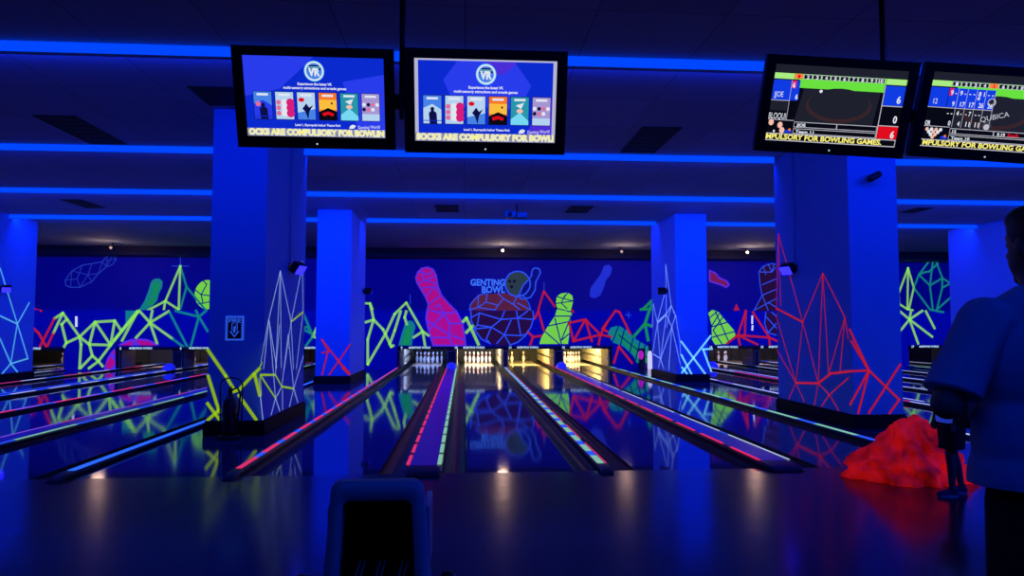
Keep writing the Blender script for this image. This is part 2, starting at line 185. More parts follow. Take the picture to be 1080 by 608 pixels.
# painted shapes on the walls, metres: wall (x, z), column sides (y, z), column fronts (x, z)
PAINT_WALL=[["l","outline_pin@18","dimblue",0.035,[[[-14.44,3.06],[-14.41,2.87]],[[-14.41,2.87],[-14.25,2.8]],[[-14.25,2.8],[-13.92,2.8]],[[-13.92,2.8],[-13.51,3.01]],[[-13.51,3.01],[-13.29,3.31]],[[-13.29,3.31],[-13.02,3.55]],[[-13.02,3.55],[-12.79,3.65]],[[-12.79,3.65],[-12.68,3.84]],[[-12.68,3.84],[-12.8,4.01]],[[-12.8,4.01],[-12.99,3.99]],[[-12.99,3.99],[-13.16,3.74]],[[-13.16,3.74],[-13.53,3.67]],[[-13.53,3.67],[-13.86,3.61]],[[-13.86,3.61],[-14.22,3.4]],[[-14.22,3.4],[-14.44,3.06]]]],["l","outline_pin@18","dimblue",0.025,[[[-14.25,2.8],[-14.22,3.4]],[[-14.44,3.06],[-14.03,3.11]],[[-14.03,3.11],[-13.92,2.8]],[[-14.22,3.4],[-13.66,3.26]],[[-13.66,3.26],[-13.92,2.8]],[[-14.03,3.11],[-13.86,3.61]],[[-13.66,3.26],[-13.53,3.67]],[[-13.66,3.26],[-13.29,3.31]],[[-13.53,3.67],[-13.16,3.74]],[[-13.16,3.74],[-13.29,3.31]],[[-13.16,3.74],[-13.02,3.55]],[[-12.99,3.99],[-13.02,3.55]],[[-13.02,3.55],[-12.8,4.01]],[[-13.03,3.79],[-12.68,3.84]],[[-13.66,3.26],[-13.51,3.01]]]],["p","outline_pin@30","darkbrown",0,[[[11.26,1.99],[11.59,2.59],[11.51,3.0],[11.47,3.5],[11.66,3.73],[12.0,3.83],[12.28,3.8],[12.24,1.99]]]],["l","star@1","blue",0.02,[[[-10.42,4.22],[-10.4,3.63]],[[-10.7,3.6],[-10.1,3.6]]]],["l","star@2","blue",0.02,[[[-2.01,2.57],[-2.0,2.22]]]],["l","star@3","blue",0.02,[[[3.05,3.06],[3.05,2.73]]]],["l","star@4","blue",0.02,[[[18.65,4.49],[18.64,4.22]]]],["p","teal_pin@0","teal",0,[[[-11.83,1.98],[-11.63,2.34],[-11.5,2.73],[-11.43,3.02],[-11.32,3.12],[-11.14,3.14],[-11.02,3.03],[-11.03,2.81],[-11.14,2.59],[-11.19,2.33],[-11.48,1.98]]]],["p","teal_pin_heart@0","deepgreen",0,[[[-11.62,2.15],[-11.47,2.34],[-11.36,2.68],[-11.32,2.95],[-11.18,3.02],[-11.13,2.88],[-11.23,2.54],[-11.3,2.2]]]],["l","mountains@13","green",0.082,[[[-10.4,3.6],[-10.9,2.31]],[[-10.9,2.31],[-11.49,1.98]],[[-10.9,2.31],[-10.95,1.97]],[[-10.9,2.31],[-10.42,2.0]],[[-10.4,3.6],[-10.42,2.0]],[[-11.35,1.96],[-11.36,1.94]]]],["l","mountains@13","teal",0.075,[[[-10.4,3.6],[-10.16,2.83]],[[-10.16,2.83],[-10.36,2.03]],[[-10.16,2.83],[-9.47,2.0]],[[-9.44,1.96],[-9.44,1.96]]]],["l","mountains@10","green",0.082,[[[-11.82,1.95],[-11.82,1.95]],[[-11.88,1.95],[-11.9,1.93]]]],["l","mountains@11","teal",0.075,[[[-10.55,1.96],[-10.53,1.95]]]],["l","mountains@12","teal",0.075,[[[-9.81,1.96],[-9.8,1.95]]]],["l","mountains@16","green",0.082,[[[-3.69,2.24],[-3.49,2.24]],[[-3.49,2.24],[-3.4,2.02]],[[-3.49,2.19],[-3.43,1.95]]]],["l","mountains@19","green",0.082,[[[-2.45,1.97],[-2.15,2.27]],[[-2.15,2.27],[-2.01,2.02]],[[-2.01,2.02],[-1.98,1.96]]]],["l","mountains@23","deepgreen",0.1,[[[7.27,2.43],[7.12,1.98]],[[6.78,2.03],[7.2,2.05]],[[7.2,2.05],[7.27,2.24]],[[7.21,2.37],[6.88,2.05]]]],["l","mountains@47","green",0.082,[[[17.15,2.26],[17.14,2.69]],[[17.14,2.69],[17.56,3.69]],[[17.56,3.69],[17.77,2.91]],[[17.77,2.91],[17.54,2.06]],[[17.56,3.69],[17.48,2.06]],[[17.15,2.26],[17.48,2.06]],[[17.48,2.06],[17.7,2.02]]]],["l","mountains@31","green",0.082,[[[18.1,2.0],[18.09,1.99]]]],["l","mountains@47","teal",0.075,[[[18.64,4.21],[18.0,3.43]],[[18.0,3.43],[18.44,3.0]],[[18.44,3.0],[18.97,3.3]],[[18.97,3.3],[18.64,4.21]],[[18.64,4.21],[18.44,3.0]],[[18.0,3.43],[18.25,3.53]],[[18.25,3.53],[18.43,3.56]],[[18.43,3.56],[18.8,3.87]],[[18.97,3.3],[19.3,3.09]],[[19.3,3.09],[18.95,2.91]],[[18.95,2.91],[18.97,3.3]],[[18.0,3.43],[17.77,2.91]],[[17.77,2.91],[18.42,2.04]],[[18.44,3.0],[18.53,2.04]],[[18.95,2.91],[18.69,2.04]],[[18.69,2.04],[19.35,2.58]],[[18.42,2.04],[18.67,2.0]]]],["l","red_mountains@2","red",0.075,[[[-15.64,2.3],[-15.46,1.99]],[[-15.46,1.99],[-15.26,1.95]],[[-15.63,1.99],[-15.46,1.99]]]],["l","red_mountains@4","red",0.075,[[[2.83,2.02],[3.04,2.72]],[[3.04,2.72],[3.46,2.14]]]],["l","red_mountains@5","red",0.075,[[[4.13,1.98],[4.11,2.0]]]],["l","red_mountains@7","red",0.075,[[[5.8,1.99],[5.8,1.99]],[[5.8,1.99],[5.82,1.98]]]],["l","red_mountains@9","red",0.075,[[[10.93,2.0],[10.93,2.0]],[[10.93,2.0],[10.92,1.97]]]],["p","green_ball@0","lime",0,[[[-8.92,2.55],[-8.93,2.43],[-8.96,2.32],[-9.01,2.21],[-9.09,2.13],[-9.18,2.06],[-9.28,2.02],[-9.38,2.01],[-9.49,2.02],[-9.59,2.06],[-9.68,2.13],[-9.76,2.21],[-9.81,2.31],[-9.85,2.43],[-9.87,2.55],[-9.86,2.67],[-9.83,2.78],[-9.77,2.88],[-9.7,2.97],[-9.61,3.04],[-9.51,3.08],[-9.41,3.09],[-9.3,3.08],[-9.2,3.04],[-9.11,2.97],[-9.03,2.89],[-8.97,2.79],[-8.93,2.67]]]],["l","green_ball_seams@6","navy",0.04,[[[-9.84,2.72],[-9.63,2.55]],[[-9.63,2.55],[-9.44,2.93]],[[-9.63,2.55],[-9.56,2.23]],[[-9.56,2.23],[-9.76,2.2]],[[-9.56,2.23],[-9.29,2.3]],[[-9.44,2.93],[-9.58,3.07]],[[-9.63,2.55],[-9.29,2.51]]]],["p","magenta_pin@0","magenta",0,[[[-1.8,3.21],[-1.72,3.43],[-1.59,3.56],[-1.37,3.61],[-1.15,3.52],[-1.04,3.3],[-0.97,2.9],[-0.84,2.55],[-0.57,2.24],[-0.3,1.97],[-1.37,1.97],[-1.36,2.02],[-1.32,2.2],[-1.45,2.51],[-1.63,2.81],[-1.76,3.03]]]],["l","magenta_pin_outline@22","purple",0.06,[[[-1.8,3.21],[-1.72,3.43]],[[-1.72,3.43],[-1.59,3.56]],[[-1.59,3.56],[-1.37,3.61]],[[-1.37,3.61],[-1.15,3.52]],[[-1.15,3.52],[-1.04,3.3]],[[-1.04,3.3],[-0.97,2.9]],[[-0.97,2.9],[-0.84,2.55]],[[-0.84,2.55],[-0.57,2.24]],[[-0.57,2.24],[-0.3,1.97]],[[-1.37,1.97],[-1.36,2.02]],[[-1.36,2.02],[-1.32,2.2]],[[-1.32,2.2],[-1.45,2.51]],[[-1.45,2.51],[-1.63,2.81]],[[-1.63,2.81],[-1.76,3.03]],[[-1.76,3.03],[-1.8,3.21]]]],["l","magenta_pin_outline@22","purple",0.055,[[[-1.72,2.99],[-1.04,3.3]],[[-1.59,3.56],[-1.5,3.12]],[[-1.5,3.12],[-1.03,2.99]],[[-1.63,2.81],[-0.97,2.9]],[[-1.45,2.51],[-1.1,2.86]],[[-1.1,2.86],[-0.84,2.55]],[[-1.32,2.2],[-0.84,2.55]],[[-1.36,2.02],[-1.16,1.97]],[[-1.1,2.11],[-0.92,2.2]],[[-0.92,2.2],[-0.8,1.96]],[[-1.72,3.43],[-1.28,3.34]],[[-1.28,3.34],[-1.15,3.52]]]],["p","ball@0","brown",0,[[[0.21,1.97],[0.25,2.22],[0.39,2.44],[0.6,2.58],[1.46,2.64],[2.11,2.59],[2.37,2.37],[2.51,1.98]]]],["l","ball_seams@18","blue",0.04,[[[0.22,2.01],[0.54,2.1]],[[0.54,2.1],[0.55,2.51]],[[0.54,2.1],[0.84,2.3]],[[0.84,2.3],[1.3,2.18]],[[1.3,2.18],[1.5,2.43]],[[1.5,2.43],[1.29,2.64]],[[1.5,2.43],[1.87,2.22]],[[1.87,2.22],[2.04,2.56]],[[1.87,2.22],[2.12,2.02]],[[2.04,2.27],[2.5,2.02]],[[0.84,2.3],[0.88,2.63]],[[0.54,2.1],[1.17,2.0]],[[1.17,2.0],[1.3,2.18]],[[0.21,2.0],[0.26,2.22]],[[0.26,2.22],[0.55,2.55]],[[0.55,2.55],[0.88,2.66]],[[2.54,2.0],[2.46,2.27]],[[2.46,2.27],[2.29,2.51]],[[2.29,2.51],[2.04,2.58]]]],["p","logo_ball@0","olive",0,[[[2.49,3.0],[2.48,2.9],[2.44,2.8],[2.39,2.72],[2.32,2.65],[2.23,2.59],[2.14,2.56],[2.04,2.55],[1.94,2.56],[1.85,2.59],[1.76,2.65],[1.69,2.72],[1.64,2.8],[1.6,2.89],[1.59,2.99],[1.6,3.09],[1.64,3.19],[1.69,3.27],[1.76,3.34],[1.85,3.4],[1.94,3.43],[2.04,3.44],[2.14,3.43],[2.24,3.4],[2.32,3.35],[2.39,3.28],[2.44,3.19],[2.48,3.1]]]],["l","logo_outline@42","blue",0.055,[[[2.52,3.0],[2.51,2.89]],[[2.51,2.89],[2.47,2.79]],[[2.47,2.79],[2.41,2.7]],[[2.41,2.7],[2.34,2.62]],[[2.34,2.62],[2.25,2.57]],[[2.25,2.57],[2.15,2.53]],[[2.15,2.53],[2.04,2.52]],[[2.04,2.52],[1.93,2.53]],[[1.93,2.53],[1.83,2.57]],[[1.83,2.57],[1.74,2.62]],[[1.74,2.62],[1.67,2.7]],[[1.67,2.7],[1.61,2.79]],[[1.61,2.79],[1.58,2.89]],[[1.58,2.89],[1.56,2.99]],[[1.56,2.99],[1.58,3.1]],[[1.58,3.1],[1.61,3.2]],[[1.61,3.2],[1.67,3.29]],[[1.67,3.29],[1.74,3.37]],[[1.74,3.37],[1.83,3.42]],[[1.83,3.42],[1.93,3.46]],[[1.93,3.46],[2.04,3.47]],[[2.04,3.47],[2.15,3.46]],[[2.15,3.46],[2.25,3.43]],[[2.25,3.43],[2.34,3.37]],[[2.34,3.37],[2.41,3.29]],[[2.41,3.29],[2.47,3.2]],[[2.47,3.2],[2.51,3.1]],[[2.51,3.1],[2.52,3.0]]]],["l","logo_outline@42","blue",0.05,[[[2.62,3.56],[2.73,3.61]],[[2.73,3.61],[2.87,3.56]],[[2.87,3.56],[2.91,3.42]],[[2.91,3.42],[2.82,3.24]],[[2.82,3.24],[2.73,3.07]],[[2.73,3.07],[2.71,2.77]],[[2.71,2.77],[2.53,2.48]],[[2.53,2.48],[2.22,2.42]],[[2.22,2.42],[2.13,2.45]],[[2.13,2.45],[2.13,2.67]],[[2.13,2.67],[2.26,2.95]],[[2.26,2.95],[2.46,3.15]],[[2.46,3.15],[2.57,3.31]],[[2.57,3.31],[2.58,3.45]],[[2.58,3.45],[2.62,3.56]]]],["p","logo_holes@2","black",0,[[[1.8,3.09],[1.79,3.06],[1.76,3.04],[1.73,3.03],[1.7,3.04],[1.68,3.06],[1.67,3.09],[1.68,3.12],[1.7,3.15],[1.73,3.15],[1.76,3.15],[1.79,3.12]],[[1.98,3.09],[1.97,3.06],[1.95,3.04],[1.92,3.03],[1.89,3.04],[1.86,3.06],[1.86,3.09],[1.86,3.12],[1.89,3.15],[1.92,3.16],[1.95,3.15],[1.97,3.13]],[[1.87,2.89],[1.86,2.86],[1.84,2.83],[1.81,2.82],[1.78,2.83],[1.76,2.86],[1.75,2.89],[1.76,2.92],[1.78,2.94],[1.81,2.95],[1.84,2.94],[1.86,2.92]]]],["p","logo_pin@0","navy",0,[[[2.62,3.56],[2.73,3.61],[2.87,3.56],[2.91,3.42],[2.82,3.24],[2.73,3.07],[2.71,2.77],[2.53,2.48],[2.22,2.42],[2.13,2.45],[2.13,2.67],[2.26,2.95],[2.46,3.15],[2.57,3.31],[2.58,3.45]]]],["p","green_pin@0","lime",0,[[[3.53,1.98],[3.56,2.06],[3.5,2.27],[3.54,2.52],[3.71,2.64],[3.96,2.67],[4.13,2.56],[4.17,2.35],[4.09,2.06],[4.09,1.98]]]],["p","green_pin@1","lime",0,[[[9.54,1.99],[9.58,2.02],[9.73,1.99]]]],["l","green_pin_seams@7","navy",0.04,[[[3.5,2.25],[4.17,2.35]],[[3.56,2.06],[3.93,1.97]],[[4.1,1.98],[4.13,2.06]],[[3.84,2.56],[3.71,2.27]],[[3.71,2.27],[3.92,2.06]],[[3.96,2.67],[3.79,2.44]],[[3.79,2.44],[4.17,2.35]],[[3.54,2.52],[3.79,2.44]]]],["p","blue_pin@0","midblue",0,[[[4.8,2.52],[4.84,2.85],[5.06,3.14],[5.25,3.4],[5.36,3.69],[5.55,3.76],[5.69,3.62],[5.62,3.36],[5.43,3.14],[5.35,2.85],[5.21,2.56],[4.98,2.45]]]],["p","red_pin@0","dimred",0,[[[9.51,3.54],[9.74,3.45],[9.88,3.26],[10.2,3.13],[10.27,2.99],[10.15,2.9],[9.97,2.99],[9.51,3.13]]]],["l","red_pin_outline@6","purple",0.06,[[[9.51,3.54],[9.74,3.45]],[[9.74,3.45],[9.88,3.26]],[[9.88,3.26],[10.2,3.13]],[[10.2,3.13],[10.27,2.99]],[[10.27,2.99],[10.15,2.9]],[[10.15,2.9],[9.97,2.99]],[[9.97,2.99],[9.51,3.13]],[[9.51,3.13],[9.51,3.54]]]],["l","outline_pin_lines@13","blue",0.035,[[[11.25,2.0],[11.59,2.59]],[[11.59,2.59],[11.51,3.0]],[[11.51,3.0],[11.47,3.5]],[[11.47,3.5],[11.66,3.73]],[[11.66,3.73],[12.0,3.83]],[[12.0,3.83],[12.18,3.8]],[[11.52,3.5],[11.99,3.5]],[[11.99,3.5],[12.16,3.69]],[[11.66,3.73],[11.75,3.41]],[[11.6,3.0],[12.15,3.23]],[[11.59,2.59],[12.14,2.82]],[[11.25,2.0],[12.13,2.45]],[[11.59,2.59],[11.82,2.0]],[[12.13,2.13],[11.82,2.32]],[[11.85,3.82],[11.99,3.5]],[[11.99,3.5],[12.09,3.8]]]],["p","red_mountains_fill@0","red",0,[[[10.43,1.99],[10.56,2.27],[10.68,2.0]]]]]
PAINT_MASK=[["p","teal_pin@0","teal",0,[[[-10.6,1.88],[-10.22,1.88],[-10.41,1.58],[-10.58,1.49]]]],["p","teal_pin@1","teal",0,[[[-2.09,0.77],[-1.99,1.16],[-1.93,1.34],[-1.89,1.48],[-1.8,1.56],[-1.69,1.57],[-1.59,1.49],[-1.55,1.35],[-1.6,1.19],[-1.64,1.0],[-1.66,0.77]]]],["p","teal_pin@3","teal",0,[[[4.74,1.15],[4.83,1.34],[4.97,1.38],[4.97,0.83],[4.88,0.86]],[[4.97,1.38],[5.1,1.41],[5.37,1.26],[5.7,0.94],[6.08,0.72],[6.19,0.56],[6.19,0.18],[5.69,0.18],[5.59,0.4],[5.26,0.72],[4.97,0.83]]]],["l","mountains@39","green",0.082,[[[-9.78,1.87],[-9.84,1.5]],[[-9.84,1.5],[-10.18,1.88]],[[-9.84,1.5],[-10.25,1.03]],[[-9.84,1.5],[-9.61,0.86]],[[-9.84,1.5],[-9.16,1.01]],[[-9.84,1.5],[-9.28,1.86]],[[-10.25,1.85],[-10.91,0.96]],[[-10.23,1.85],[-10.67,0.94]],[[-12.72,1.63],[-12.48,1.8]],[[-12.48,1.8],[-11.95,1.06]],[[-11.95,1.06],[-11.5,1.52]],[[-11.5,1.52],[-10.91,1.56]],[[-10.91,1.56],[-10.71,1.26]],[[-12.48,1.8],[-12.73,1.19]],[[-12.35,1.61],[-12.5,1.45]],[[-12.5,1.45],[-12.34,0.87]],[[-12.34,0.87],[-11.95,1.06]],[[-12.34,0.87],[-12.41,0.74]],[[-11.5,1.52],[-11.65,0.82]],[[-11.65,0.82],[-11.01,0.8]],[[-11.01,0.8],[-11.5,1.52]],[[-10.91,1.56],[-11.01,0.8]],[[-11.95,1.06],[-11.65,0.82]],[[-11.01,0.8],[-10.36,1.65]],[[-10.36,1.65],[-10.2,1.85]],[[-11.95,1.06],[-11.9,0.82]],[[-11.9,0.82],[-11.92,0.08]],[[-11.65,0.82],[-11.55,0.47]],[[-11.55,0.47],[-11.88,0.1]],[[-11.55,0.47],[-11.36,0.3]],[[-11.36,0.3],[-11.01,0.8]],[[-11.36,0.3],[-11.64,0.08]],[[-11.36,0.3],[-11.23,0.14]]]],["l","mountains@39","teal",0.075,[[[-9.16,1.01],[-8.8,0.74]],[[-9.26,1.84],[-8.68,0.74]],[[-9.07,1.87],[-8.35,1.69]],[[-8.35,1.69],[-8.58,0.74]],[[-8.35,1.69],[-8.07,1.23]],[[-8.44,1.88],[-8.35,1.69]],[[-8.35,1.69],[-8.13,1.88]]]],["l","mountains@46","teal",0.075,[[[-5.1,1.78],[-4.8,1.07]],[[-4.8,1.07],[-5.01,0.77]],[[-5.1,1.33],[-4.97,1.38]],[[-4.97,1.38],[-4.87,1.17]],[[-4.87,1.17],[-5.06,1.26]]]],["l","mountains@46","green",0.082,[[[-4.53,1.71],[-4.8,1.07]],[[-4.8,1.07],[-4.54,0.96]]]],["l","mountains@61","green",0.082,[[[-2.95,1.88],[-2.89,1.6]],[[-2.89,1.6],[-3.17,1.51]],[[-2.89,1.6],[-2.59,1.29]],[[-2.59,1.29],[-2.51,1.14]],[[-2.51,1.14],[-3.06,0.17]],[[-2.89,1.6],[-3.07,0.96]],[[-3.07,0.96],[-3.06,0.17]],[[-2.51,1.14],[-2.22,1.78]],[[-2.22,1.78],[-2.11,1.89]],[[-2.51,1.14],[-2.32,0.73]],[[-2.32,0.73],[-2.25,0.77]],[[-2.03,1.87],[-2.21,1.26]],[[-2.21,1.26],[-2.37,0.81]]]],["l","mountains@65","green",0.082,[[[-1.7,1.88],[-1.32,1.22]],[[-1.32,1.22],[-1.61,1.03]],[[-1.32,1.22],[-1.24,0.77]],[[-1.32,1.22],[-1.13,1.09]]]],["l","mountains@63","green",0.082,[[[-1.85,1.87],[-1.9,1.67]],[[-1.9,1.67],[-1.83,1.45]]]],["l","mountains@68","green",0.1,[[[-0.02,1.54],[0.09,1.65]],[[0.09,1.65],[0.48,0.8]],[[0.09,1.19],[0.3,1.4]]]],["l","mountains@72","deepgreen",0.1,[[[6.13,1.9],[5.98,1.47]],[[5.98,1.47],[5.59,1.04]],[[5.98,1.47],[6.25,1.37]],[[5.98,1.47],[6.08,0.93]]]],["l","mountains@78","green",0.082,[[[14.78,1.9],[15.12,1.62]],[[15.12,1.62],[15.18,1.9]],[[15.58,1.91],[15.12,1.62]],[[15.12,1.62],[14.76,1.21]],[[15.4,0.8],[15.12,1.62]],[[15.12,1.62],[15.91,1.03]]]],["l","mountains@79","green",0.082,[[[15.71,1.9],[16.0,1.32]]]],["l","mountains@80","teal",0.075,[[[16.08,1.91],[16.33,1.87]]]],["l","red_mountains@5","red",0.075,[[[-12.72,1.63],[-13.13,0.74]],[[-12.73,1.19],[-12.92,0.74]],[[-13.45,1.43],[-13.17,1.17]],[[-13.17,1.17],[-12.94,0.76]],[[-13.45,1.43],[-13.48,0.74]]]],["l","red_mountains@4","red",0.075,[[[-13.14,1.87],[-13.13,1.87]]]],["l","red_mountains@7","red",0.075,[[[2.32,1.65],[2.44,1.88]],[[2.44,1.88],[2.62,1.25]]]],["l","red_mountains@10","red",0.075,[[[2.08,1.21],[2.26,1.04]],[[2.26,1.04],[2.54,1.08]],[[2.26,1.04],[2.17,0.79]]]],["l","red_mountains@23","red",0.075,[[[3.45,1.5],[3.99,1.61]],[[3.99,1.61],[4.49,1.11]],[[4.49,1.11],[3.59,0.9]],[[3.59,0.9],[3.99,1.61]],[[3.45,1.5],[3.59,0.9]],[[3.99,1.61],[4.2,0.9]],[[4.71,1.51],[4.49,1.11]],[[4.49,1.11],[4.42,0.79]],[[4.49,1.11],[4.85,1.04]],[[4.56,1.31],[5.0,1.91]],[[5.01,1.9],[5.13,1.85]],[[5.13,1.85],[5.48,1.15]],[[4.56,1.31],[4.72,1.21]]]],["l","red_mountains@20","red",0.075,[[[3.59,1.86],[3.56,1.9]]]],["l","red_mountains@25","red",0.075,[[[4.93,0.19],[5.1,0.72]],[[5.1,0.72],[5.53,0.18]]]],["l","red_mountains@35","red",0.075,[[[9.36,1.09],[9.41,1.91]],[[9.41,1.89],[9.12,1.09]],[[9.12,1.09],[10.2,1.01]],[[10.2,1.01],[9.65,1.86]],[[9.12,1.09],[8.75,0.82]],[[9.12,1.09],[9.19,0.77]],[[9.12,1.09],[9.79,0.78]],[[10.2,1.01],[10.21,0.77]],[[10.2,1.01],[10.52,0.87]]]],["l","tick@0","white",0.07,[[[-12.07,1.67],[-12.06,1.4]]]],["l","tick@2","white",0.06,[[[9.63,1.72],[9.62,1.49]],[[9.63,1.4],[9.62,1.27]]]],["p","magenta_ball@0","purple",0,[[[-10.84,0.02],[-10.94,0.02],[-11.07,0.02],[-11.16,0.02],[-11.19,0.02],[-11.17,0.17],[-11.1,0.4],[-10.98,0.6],[-10.88,0.71]]]],["p","magenta_ball@1","purple",0,[[[-10.8,0.79],[-10.62,0.91],[-10.4,0.99],[-10.17,1.01],[-9.93,0.99],[-9.7,0.9],[-9.52,0.79]]]],["p","magenta_ball_facets@3","magenta",0,[[[-10.96,0.57],[-10.88,0.63],[-10.88,0.47]],[[-10.7,0.79],[-10.68,0.81],[-10.34,0.93],[-10.38,0.79]],[[-10.28,0.96],[-9.88,0.92],[-9.65,0.79],[-10.09,0.79]],[[-11.01,0.45],[-10.87,0.29],[-10.87,0.2],[-11.05,0.02],[-11.14,0.19]]]],["p","teal_pin_heart@0","deepgreen",0,[[[-1.97,0.78],[-1.89,1.16],[-1.81,1.4],[-1.72,1.46],[-1.65,1.37],[-1.69,1.16],[-1.76,0.78]]]],["p","teal_pin_heart@2","deepgreen",0,[[[4.9,1.15],[4.97,1.2],[4.97,1.09]],[[4.97,1.2],[5.04,1.24],[5.26,1.15],[5.58,0.84],[5.96,0.53],[6.05,0.25],[5.79,0.28],[5.51,0.59],[5.2,0.87],[4.97,1.09]]]],["p","magenta_pin@0","magenta",0,[[[-0.26,1.89],[-0.23,1.86],[-0.04,1.48],[0.03,1.1],[0.06,0.77],[-0.98,0.77],[-1.13,1.26],[-1.21,1.63],[-1.18,1.89]]]],["l","magenta_pin_outline@18","purple",0.06,[[[-0.26,1.89],[-0.23,1.86]],[[-0.23,1.86],[-0.04,1.48]],[[-0.04,1.48],[0.03,1.1]],[[0.03,1.1],[0.06,0.76]],[[0.06,0.76],[-0.98,0.77]],[[-0.98,0.77],[-1.13,1.26]],[[-1.13,1.26],[-1.21,1.63]],[[-1.21,1.63],[-1.18,1.89]]]],["l","magenta_pin_outline@18","purple",0.055,[[[-1.0,1.89],[-0.64,1.79]],[[-0.64,1.79],[-0.23,1.86]],[[-0.69,1.88],[-0.64,1.79]],[[-0.64,1.79],[-0.45,1.48]],[[-0.45,1.48],[-0.04,1.48]],[[-1.13,1.26],[-0.64,1.79]],[[-1.17,1.56],[-0.45,1.11]],[[-0.45,1.11],[-0.45,1.48]],[[-1.05,1.02],[-0.45,1.03]],[[-0.45,1.03],[-0.37,0.77]],[[-0.45,1.11],[0.03,0.95]]]],["p","ball@0","darkbrown",0,[[[0.23,1.89],[0.24,1.58],[0.37,1.28],[0.58,1.02],[0.89,0.85],[1.05,0.77],[1.51,0.77],[1.76,0.88],[2.0,1.09],[2.19,1.37],[2.29,1.71],[2.27,1.89]]]],["l","ball_seams@25","blue",0.04,[[[0.26,1.68],[0.51,1.82]],[[0.51,1.82],[1.22,1.61]],[[1.22,1.61],[1.33,1.88]],[[1.22,1.61],[1.76,1.65]],[[1.76,1.65],[1.72,1.88]],[[0.51,1.82],[0.44,1.43]],[[0.44,1.43],[0.34,1.29]],[[0.44,1.43],[0.9,1.36]],[[0.9,1.36],[1.22,1.61]],[[0.9,1.36],[0.73,0.97]],[[0.73,0.97],[0.83,0.87]],[[0.9,1.36],[1.32,1.11]],[[1.32,1.11],[1.08,0.83]],[[1.32,1.11],[1.54,1.58]],[[1.32,1.11],[1.86,1.08]],[[1.86,1.08],[2.08,1.15]],[[1.86,1.08],[1.76,1.65]],[[1.76,1.65],[2.29,1.61]],[[1.76,1.65],[2.08,1.88]],[[1.32,1.11],[1.51,0.79]],[[0.27,1.29],[0.9,1.36]],[[0.23,1.88],[0.25,1.57]],[[0.25,1.57],[0.37,1.26]],[[0.37,1.26],[0.58,0.97]],[[0.58,0.97],[0.87,0.82]],[[1.51,0.78],[1.76,0.87]],[[1.76,0.87],[2.01,1.08]],[[2.01,1.08],[2.19,1.36]],[[2.19,1.36],[2.28,1.65]],[[2.28,1.65],[2.26,1.88]]]],["p","green_pin@0","lime",0,[[[2.47,0.81],[2.54,1.04],[2.76,1.4],[2.98,1.72],[3.04,1.9],[3.53,1.9],[3.54,1.72],[3.44,1.43],[3.46,1.15],[3.41,0.81]]]],["p","green_pin@1","lime",0,[[[8.13,1.83],[8.22,1.9],[8.38,1.9],[8.45,1.89],[8.76,1.52],[9.0,1.25],[9.04,1.09],[8.83,0.82],[8.35,0.77],[8.24,0.94],[8.24,1.41]]]],["l","green_pin_seams@7","navy",0.04,[[[3.38,1.89],[3.52,1.86]],[[3.52,1.86],[3.53,1.9]],[[2.98,1.72],[3.52,1.72]],[[2.76,1.4],[3.45,1.54]],[[2.65,1.22],[3.12,0.81]],[[2.98,1.65],[3.19,0.81]],[[3.52,1.72],[3.19,0.93]],[[3.19,0.93],[3.46,1.15]]]],["l","green_pin_seams@14","navy",0.04,[[[8.13,1.64],[8.45,1.89]],[[8.24,1.37],[8.76,1.52]],[[8.37,1.87],[8.83,0.82]],[[8.24,1.02],[9.0,1.21]],[[8.61,1.68],[8.28,1.25]],[[8.28,1.25],[8.59,0.77]],[[8.24,1.41],[8.49,1.79]]]],["l","teal_pin_seams@5","navy",0.04,[[[4.88,0.86],[5.1,1.41]],[[5.15,0.76],[5.29,1.3]],[[5.46,0.54],[5.59,1.06]],[[5.64,0.24],[5.81,0.88]],[[5.1,1.1],[6.13,0.29]],[[5.86,0.18],[5.97,0.77]]]],["l","star@1","blue",0.02,[[[5.43,1.87],[5.43,1.65]],[[5.33,1.76],[5.52,1.76]]]],["p","outline_pin@1","darkbrown",0,[[[9.69,1.9],[9.7,1.91],[10.54,1.91],[10.54,1.9]],[[10.1,1.86],[10.05,1.48],[10.16,1.17],[10.52,1.08],[10.54,1.86]]]],["l","outline_pin_lines@4","blue",0.035,[[[10.1,1.86],[10.05,1.48]],[[10.05,1.48],[10.16,1.17]],[[10.16,1.17],[10.44,1.09]],[[10.09,1.72],[10.45,1.33]],[[10.16,1.17],[10.45,1.48]]]],["l","outline_pin_lines@5","blue",0.035,[[[10.3,1.86],[10.46,1.72]]]]]
